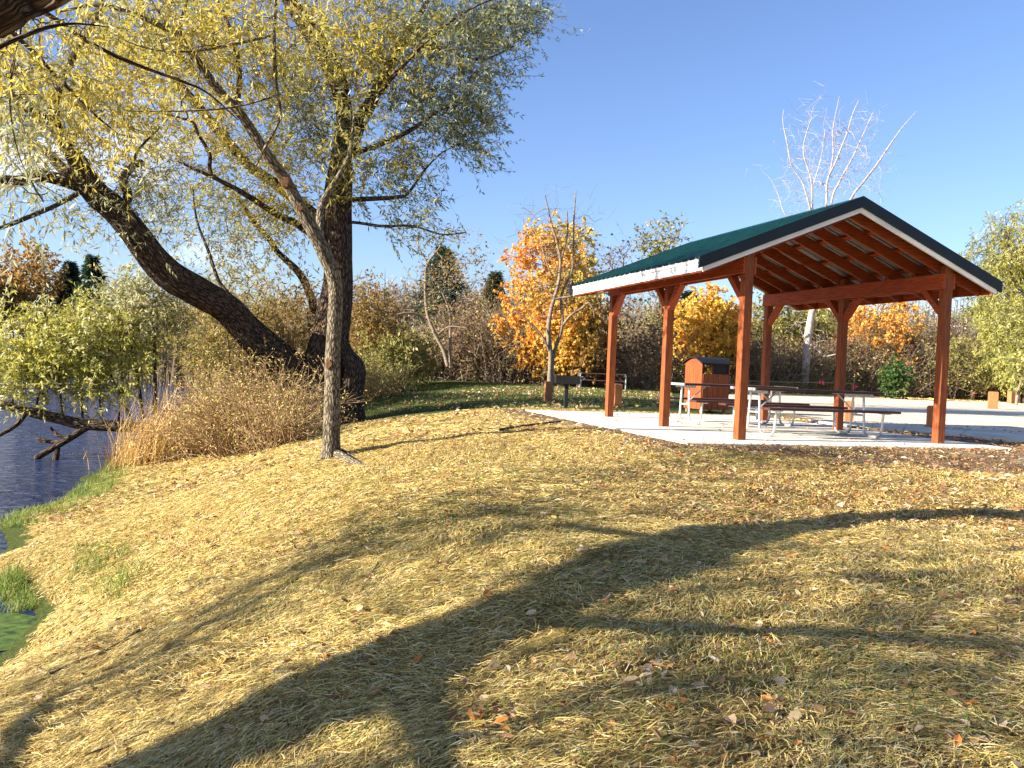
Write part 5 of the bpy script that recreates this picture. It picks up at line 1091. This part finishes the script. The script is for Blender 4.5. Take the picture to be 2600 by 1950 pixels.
# thicket of bare stems filling the wood's edge, and the woods behind
n = 24000
u_ = rng.random(n); xx = -9+u_*62; yy = 45+(xx > 3)*5+np.clip(xx-8, 0, 40)*.22+rng.random(n)*8
keep = ~((xx < -2) & (yy < 46)); xx, yy = xx[keep], yy[keep]; n = len(xx)
b = np.column_stack([xx, yy, H(xx, yy)-.05]); hh = (1.3+2.8*rng.random(n))*(.45+1.1*vnoise(xx, yy, 4.0, 8))
d = nrm(np.array([0, 0, 1.])+rng.normal(size=(n, 3))*.42); m1 = b+d*hh[:, None]*.55; e1 = m1+nrm(d+rng.normal(size=(n, 3))*.6)*hh[:, None]*.5
k = 4; q = (m1[:, None]+(e1-m1)[:, None]*rng.random((n, k, 1))).reshape(-1, 3); q2 = q+rvec(n*k)*np.array([.6, .6, .35])*(.4+.6*rng.random((n*k, 1)))
V, Fq, _ = join([sticks(b, m1, .022, .015), sticks(m1, e1, .015, .006), sticks(q, q2, .009, .004)])
o = npmesh('thicket', V, Fq, MT['bark_grey']); tag(o, label='tangled bare stems of the thicket along the edge of the wood', cat='thicket', kind='stuff')
lp = np.repeat(q2, 2, 0)+rng.normal(size=(len(q2)*2, 3))*.2; V, Fq = leafquads(lp, rvec(len(lp)), .15*(.5+rng.random(len(lp))), .08, .5)
cc = palette(len(lp), [(3, (.22, .14, .06)), (3, (.30, .24, .07)), (1, (.18, .07, .045)), (2, (.20, .21, .06))])
o = npmesh('thicket_leaves', V, Fq, MT['dryleaf'], col=np.repeat(cc, 4, 0)); tag(o, label='withered leaves hanging all through the thicket', cat='leaves', kind='stuff')
n = 2200; xx = -35+rng.random(n)*110; yy = 70+np.clip(xx, 0, 60)*.2+rng.random(n)*16
hm = (5.0+5.0*vnoise(xx, xx*0, 9, 4))*(.75+.4*rng.random(n))
b = np.column_stack([xx, yy, H(xx, yy)-.1]); t_ = b+np.column_stack([rng.normal(size=n)*.4, rng.normal(size=n)*.4, hm])
k = 9; f = (.3+.7*rng.random((n, k, 1))); q = (b[:, None]+(t_-b)[:, None]*f).reshape(-1, 3); q2 = q+nrm(rvec(n*k)+np.array([0, 0, .7]))*(.7+1.3*rng.random((n*k, 1)))
k2 = 3; q3 = (q[:, None]+(q2-q)[:, None]*rng.random((n*k, k2, 1))).reshape(-1, 3); q4 = q3+nrm(rvec(len(q3))+np.array([0, 0, .3]))*(.3+.7*rng.random((len(q3), 1)))
V, Fq, _ = join([sticks(b, t_, .09, .03), sticks(q, q2, .035, .014), sticks(q3, q4, .018, .009)])
o = npmesh('distant_woods', V, Fq, MT['bark_grey']); tag(o, label='far wood of leafless grey brown trees behind the thicket', cat='woods', kind='stuff')
sel = rng.random(len(q4)) < .55; lp = q4[sel]; V, Fq = leafquads(lp, rvec(len(lp)), .32, .16, .5)
o = npmesh('distant_leaves', V, Fq, MT['dryleaf'], col=np.repeat(palette(len(lp), [(3, (.30, .20, .09)), (2, (.36, .28, .09)), (1, (.22, .20, .08))]), 4, 0)); tag(o, label='thin brown leaves left on the far wood', cat='leaves', kind='stuff')
# hedge of reeds on the far bank
n = 16000; xx = -95+rng.random(n)*78; yy = 85.5+rng.random(n)*3.0; b = np.column_stack([xx, yy, np.maximum(H(xx, yy), WZ)])
o = blade_obj('bank_reeds', b, nrm(np.array([0, 0, 1.])+rng.normal(size=(n, 3))*.3), (.7+.9*rng.random(n))*(.6+.7*vnoise(xx, yy, 5, 6)), .09, rng.normal(size=(n, 3))*.4, [(3, (.20, .13, .05)), (2, (.14, .09, .04)), (1, (.16, .15, .05))]); tag(o, label='brown reeds along the far bank of the pond', cat='reeds', kind='stuff')
# ---------------------------------------------------------------- straw, fallen leaves
def straw_pts(n, y0, y1, power=1.0):
    y = (y0**2+(y1**2-y0**2)*rng.random(n))**.5; x = (rng.random(n)*2-1)*.66*y; return x, y
def pad_ok(x, y, mrg=.0):
    u, v = uvof(x, y); return ~((u > -.72-mrg) & (u < 6.8) & (v > -1.3-mrg) & (v < 4.42+mrg))
def straw_layer(n, y0, y1, ln, wd, lift, dbase=.08):
    x, y = straw_pts(n, y0, y1); z = H(x, y); zn = zones(x, y, z)
    dens = dbase+2.1*(vnoise(x, y, .38, 11)*(.35+vnoise(x, y, 1.5, 12)))**1.5
    dens *= 1-.75*sstep(.25, .7, zn[:, 1]+.4*(vnoise(x, y, .7, 13)-.5)); dens *= 1-.93*sstep(.35, .75, zn[:, 2]+.5*(vnoise(x, y, .8, 14)-.5)); dens *= 1-.35*sstep(1.5, 6, x-.1*y)
    ok = (rng.random(n) < dens) & pad_ok(x, y, .1) & (z > WZ+.06); x, y, z = x[ok], y[ok], z[ok]; n = len(x)
    ang = .35+1.2*(vnoise(x, y, .8, 15)-.5)*2+rng.normal(size=n)*.65
    e = .06; sxl = (H(x+e, y)-z)/e; syl = (H(x, y+e)-z)/e
    d = np.stack([np.cos(ang), np.sin(ang), sxl*np.cos(ang)+syl*np.sin(ang)+rng.normal(size=n)*.16], 1); d = nrm(d)
    s = nrm(np.stack([-d[:, 1], d[:, 0], rng.normal(size=n)*.5], 1)); l2 = (ln*(.35+.9*rng.random(n)))[:, None]*.5; w2 = (wd*(.6+.8*rng.random(n)))[:, None]*.5
    c = np.stack([x, y, z+.004+lift*rng.random(n)**1.5], 1); bow = np.stack([np.zeros(n), np.zeros(n), rng.random(n)*.012], 1)
    V = np.stack([c-d*l2-s*w2, c-d*l2+s*w2, c+bow+s*w2, c+bow-s*w2, c+d*l2+s*w2*.6, c+d*l2-s*w2*.6], 1).reshape(-1, 3); i = np.arange(n)[:, None]*6
    Fq = np.concatenate([i+np.array([0, 1, 2, 3]), i+np.array([3, 2, 4, 5])], 0)
    cl_ = palette(n, [(4, (.62, .45, .14)), (3, (.72, .56, .22)), (2, (.46, .31, .09)), (2, (.24, .15, .045)), (1, (.40, .38, .09)), (1, (.76, .66, .38))], .2)
    return V, Fq, np.repeat(cl_, 6, 0)
V, Fq, c = joinleaf([straw_layer(330000, 3.0, 7.2, .095, .0034, .035), straw_layer(240000, 7.0, 13.0, .10, .0052, .018, .22), straw_layer(130000, 12.5, 20.5, .12, .009, .016, .35)])
o = npmesh('straw', V, Fq, MT['straw'], col=c); tag(o, label='dry straw mulch spread over the slope', cat='straw', kind='stuff')
def leaf_layer(x, y, sz, pal, up=.02):
    n = len(x); z = H(x, y)+.008+up*rng.random(n); a = rng.random(n)*2*PI
    d = nrm(np.stack([np.cos(a), np.sin(a), rng.normal(size=n)*.35], 1)); s = nrm(np.cross(d, np.stack([rng.normal(size=n)*.5, rng.normal(size=n)*.5, np.ones(n)], 1))); nn = np.cross(s, d)
    L_ = (sz*(.5+.9*rng.random(n)))[:, None]; w2 = L_*(.14+.22*rng.random((n, 1))); cu = (rng.random((n, 1))-.3)*.35*L_
    b = np.stack([x, y, z], 1)-d*L_*.5
    V = np.stack([b, b+d*L_*.35+s*w2+nn*cu, b+d*L_*.42, b+d*L_*.35-s*w2+nn*cu, b+d*L_*.75+s*w2*.7+nn*cu, b+d*L_+nn*cu*.6, b+d*L_*.75-s*w2*.7+nn*cu], 1).reshape(-1, 3); i = np.arange(n)[:, None]*7
    Fq = np.concatenate([i+np.array([0, 2, 1, 1])*1, i+np.array([0, 3, 2, 2])], 0)
    Fq = np.concatenate([i+np.array([0, 2, 5, 1]), i+np.array([0, 3, 5, 2])], 0)
    # two halves folded on the midrib, each a quad base-mid-tip-edge
    Fq = np.concatenate([i+np.array([0, 2, 4, 1]), i+np.array([2, 5, 4, 4])*1, i+np.array([0, 3, 6, 2]), i+np.array([2, 6, 5, 5])], 0)
    tri = Fq[:, 2] == Fq[:, 3]
    Q = np.concatenate([Fq[~tri][:, [0, 1, 2]], Fq[~tri][:, [0, 2, 3]], Fq[tri][:, :3]], 0)
    return V, Q, np.repeat(palette(n, pal, .3), 7, 0)
LP = [(4, (.46, .32, .19)), (3, (.34, .20, .10)), (2, (.60, .46, .30)), (2, (.22, .11, .055)), (1, (.55, .20, .05)), (1, (.60, .46, .12))]
x, y = straw_pts(26000, 3.0, 13); dens = (.12+.9*sstep(-1.5, 3.0, x-.05*y))*(.2+1.3*vnoise(x, y, .45, 21)**2)*.55; ok = (rng.random(len(x)) < dens) & pad_ok(x, y, .05) & (H(x, y) > WZ+.1)
xa, ya = x[ok], y[ok]
cx_ = []; 
for (px, py, k, r) in [(960, 1720, 40, .16), (975, 1640, 18, .09), (1420, 1420, 45, .2), (1440, 1340, 40, .25), (1250, 1850, 60, .16), (1640, 1700, 60, .2), (700, 1680, 60, .25), (500, 1550, 60, .35), (960, 1480, 40, .2), (2060, 1540, 80, .35), (2400, 1450, 130, .6), (2250, 1640, 80, .4), (420, 1370, 60, .4), (560, 1880, 40, .2), (1900, 1830, 60, .25), (2050, 1270, 120, .5), (1750, 1200, 90, .5), (2500, 1300, 120, .5), (1570, 1440, 40, .25), (2450, 1700, 90, .4), (1050, 1100, 60, .8), (640, 1420, 50, .5)]:
    p = on_ground(px, py); q = p[:2]+rng.normal(size=(k, 2))*r; cx_.append(q)
q = np.vstack(cx_); xa = np.concatenate([xa, q[:, 0]]); ya = np.concatenate([ya, q[:, 1]])
ok = pad_ok(xa, ya, .03); xa, ya = xa[ok], ya[ok]
A_ = leaf_layer(xa, ya, .062, LP, .03)
x, y = straw_pts(9000, 13, 20); ok = (rng.random(len(x)) < .45) & pad_ok(x, y, .05) & (H(x, y) > WZ+.15); B_ = leaf_layer(x[ok], y[ok], .09, LP, .02)
# yellow drift beyond the gravel and litter on the lawn
n = 5000; t = rng.random(n); A = np.array([at_d(1860, 1000, 49.6)[:2], at_d(2620, 1000, 58)[:2]]); xy = A[0]+(A[1]-A[0])*t[:, None]; xy = xy+rng.normal(size=(n, 2))*np.array([.6, .8])-np.array([0, 1.2])
C_ = leaf_layer(xy[:, 0], xy[:, 1], .16, [(3, (.66, .50, .12)), (1, (.5, .3, .08))], .04)
gq = scatter_px([(900, 1030), (1250, 985), (1700, 995), (1720, 1035), (1400, 1040), (1000, 1045)], 2600); D_ = leaf_layer(gq[:, 0], gq[:, 1], .11, LP, .05)
x, y = straw_pts(120000, 3.0, 14); dn = (.15+1.9*vnoise(x, y, .5, 41)**2*vnoise(x, y, 1.9, 42))*(.55+.75*sstep(-2, 3, x)); ok = (rng.random(len(x)) < dn) & pad_ok(x, y, .05) & (H(x, y) > WZ+.1)
E_l = leaf_layer(x[ok], y[ok], .026, [(3, (.30, .17, .08)), (3, (.20, .10, .045)), (2, (.44, .27, .13)), (1, (.12, .065, .03)), (1, (.5, .2, .06))], .03)
V, Fq, c = joinleaf([A_, B_, C_, D_, E_l]); o = npmesh('fallen_leaves', V, Fq, MT['dryleaf'], col=c); tag(o, label='curled fallen leaves lying on the straw and soil', cat='leaves', kind='stuff')
# loose litter on the slab
n = 160; u_, v_ = -.6+7*rng.random(n), -1.2+5.4*rng.random(n); xy = np.array([uv2xy(a, b) for a, b in zip(u_, v_)])
V, Fq, c = leaf_layer(xy[:, 0], xy[:, 1], .05, LP, .0); V[:, 2] += .002-np.repeat(H(xy[:, 0], xy[:, 1]), 7); V[:, 2] = np.maximum(V[:, 2], .002)
o = npmesh('slab_litter', V, Fq, MT['dryleaf'], col=c); tag(o, label='scattered dry leaves on the concrete slab', cat='leaves', kind='stuff')
# ---------------------------------------------------------------- sticks on the ground, algae, log
def ground_stick(pts, r, label):
    P = []
    for q in pts:
        g = on_ground(*q); P.append([g[0], g[1], H1(g[0], g[1])+.03])
    V, Fq, bk = tube(np.array(P), np.linspace(r, r*.5, len(P)), 7, True, step=.05); o = npmesh('fallen_stick', V, Fq, MT['bark_thin'], smooth=True); tag(o, label=label, cat='stick', group='sticks lying on the straw')
ground_stick([(355, 1612), (310, 1640), (262, 1665), (200, 1690), (128, 1722)], .016, 'long dark stick lying on the straw near the algae')
ground_stick([(128, 1720), (95, 1705), (62, 1686)], .008, 'short thin twig crossing the low end of the long stick')
ground_stick([(960, 1440), (935, 1480), (905, 1530)], .007, 'thin dark twig standing out of the straw in the middle of the slope')
ground_stick([(440, 1850), (300, 1900), (215, 1935)], .008, 'thin brown twig near the bottom left')
ground_stick([(1270, 1096), (1330, 1086), (1400, 1077), (1425, 1074)], .025, 'dark stick lying beside the left tip of the slab')
al = [at_z(px, py, WZ+.012)[:2] for px, py in [(-60, 1560), (40, 1556), (95, 1566), (108, 1590), (95, 1625), (40, 1648), (-60, 1660)]]
m, ns, ls, b = mat('algae', rough=.55); cA = coords(ns, ls); nA = ns.new('ShaderNodeTexNoise'); nA.inputs['Scale'].default_value = 9; nA.inputs['Detail'].default_value = 8; ls.new(cA.outputs[0], nA.inputs['Vector'])
rA = ramp(ns, [(.36, (.02, .035, .006)), (.5, (.06, .10, .012)), (.7, (.11, .16, .022))]); ls.new(nA.outputs[0], rA.inputs[0]); ls.new(rA.outputs[0], b.inputs['Base Color'])
o = MB().add([(x, y, WZ+.012) for x, y in al], [tuple(range(len(al)))]).build('algae', m); tag(o, label='bright green algae mat floating at the left edge', cat='algae', kind='stuff')
lg = on_ground(1000, 998); lgd = lg[1]
V, Fq, bk = tube(np.array([lg+[-.42, .15, .14], lg+[0, .05, .16], lg+[.42, -.1, .12]]), np.array([.17, .18, .15]), 16, True, .05, step=.05)
e = empty('cut_log', tuple(lg), 0, label='split reddish log lying in the grass right of the old willow', cat='log')
m = MB(); m.add(V, [tuple(f) for f in Fq]); nn = len(V); m.add(V[:16], [tuple(range(16))[::-1]]); m.add(V[-16:], [tuple(range(16))]); m.build('log_body', MT['cut'], e, local=False)
m = MB(); m.hexa([tuple(lg+np.array(v)) for v in [(-.5, .3, .15), (.2, .3, .15), (.2, .55, .15), (-.5, .55, .15), (-.45, .3, .42), (.15, .3, .40), (.15, .55, .4), (-.45, .55, .42)]], 0, .05); m.build('bark_slab', MT['bark_thin'], e, local=False)
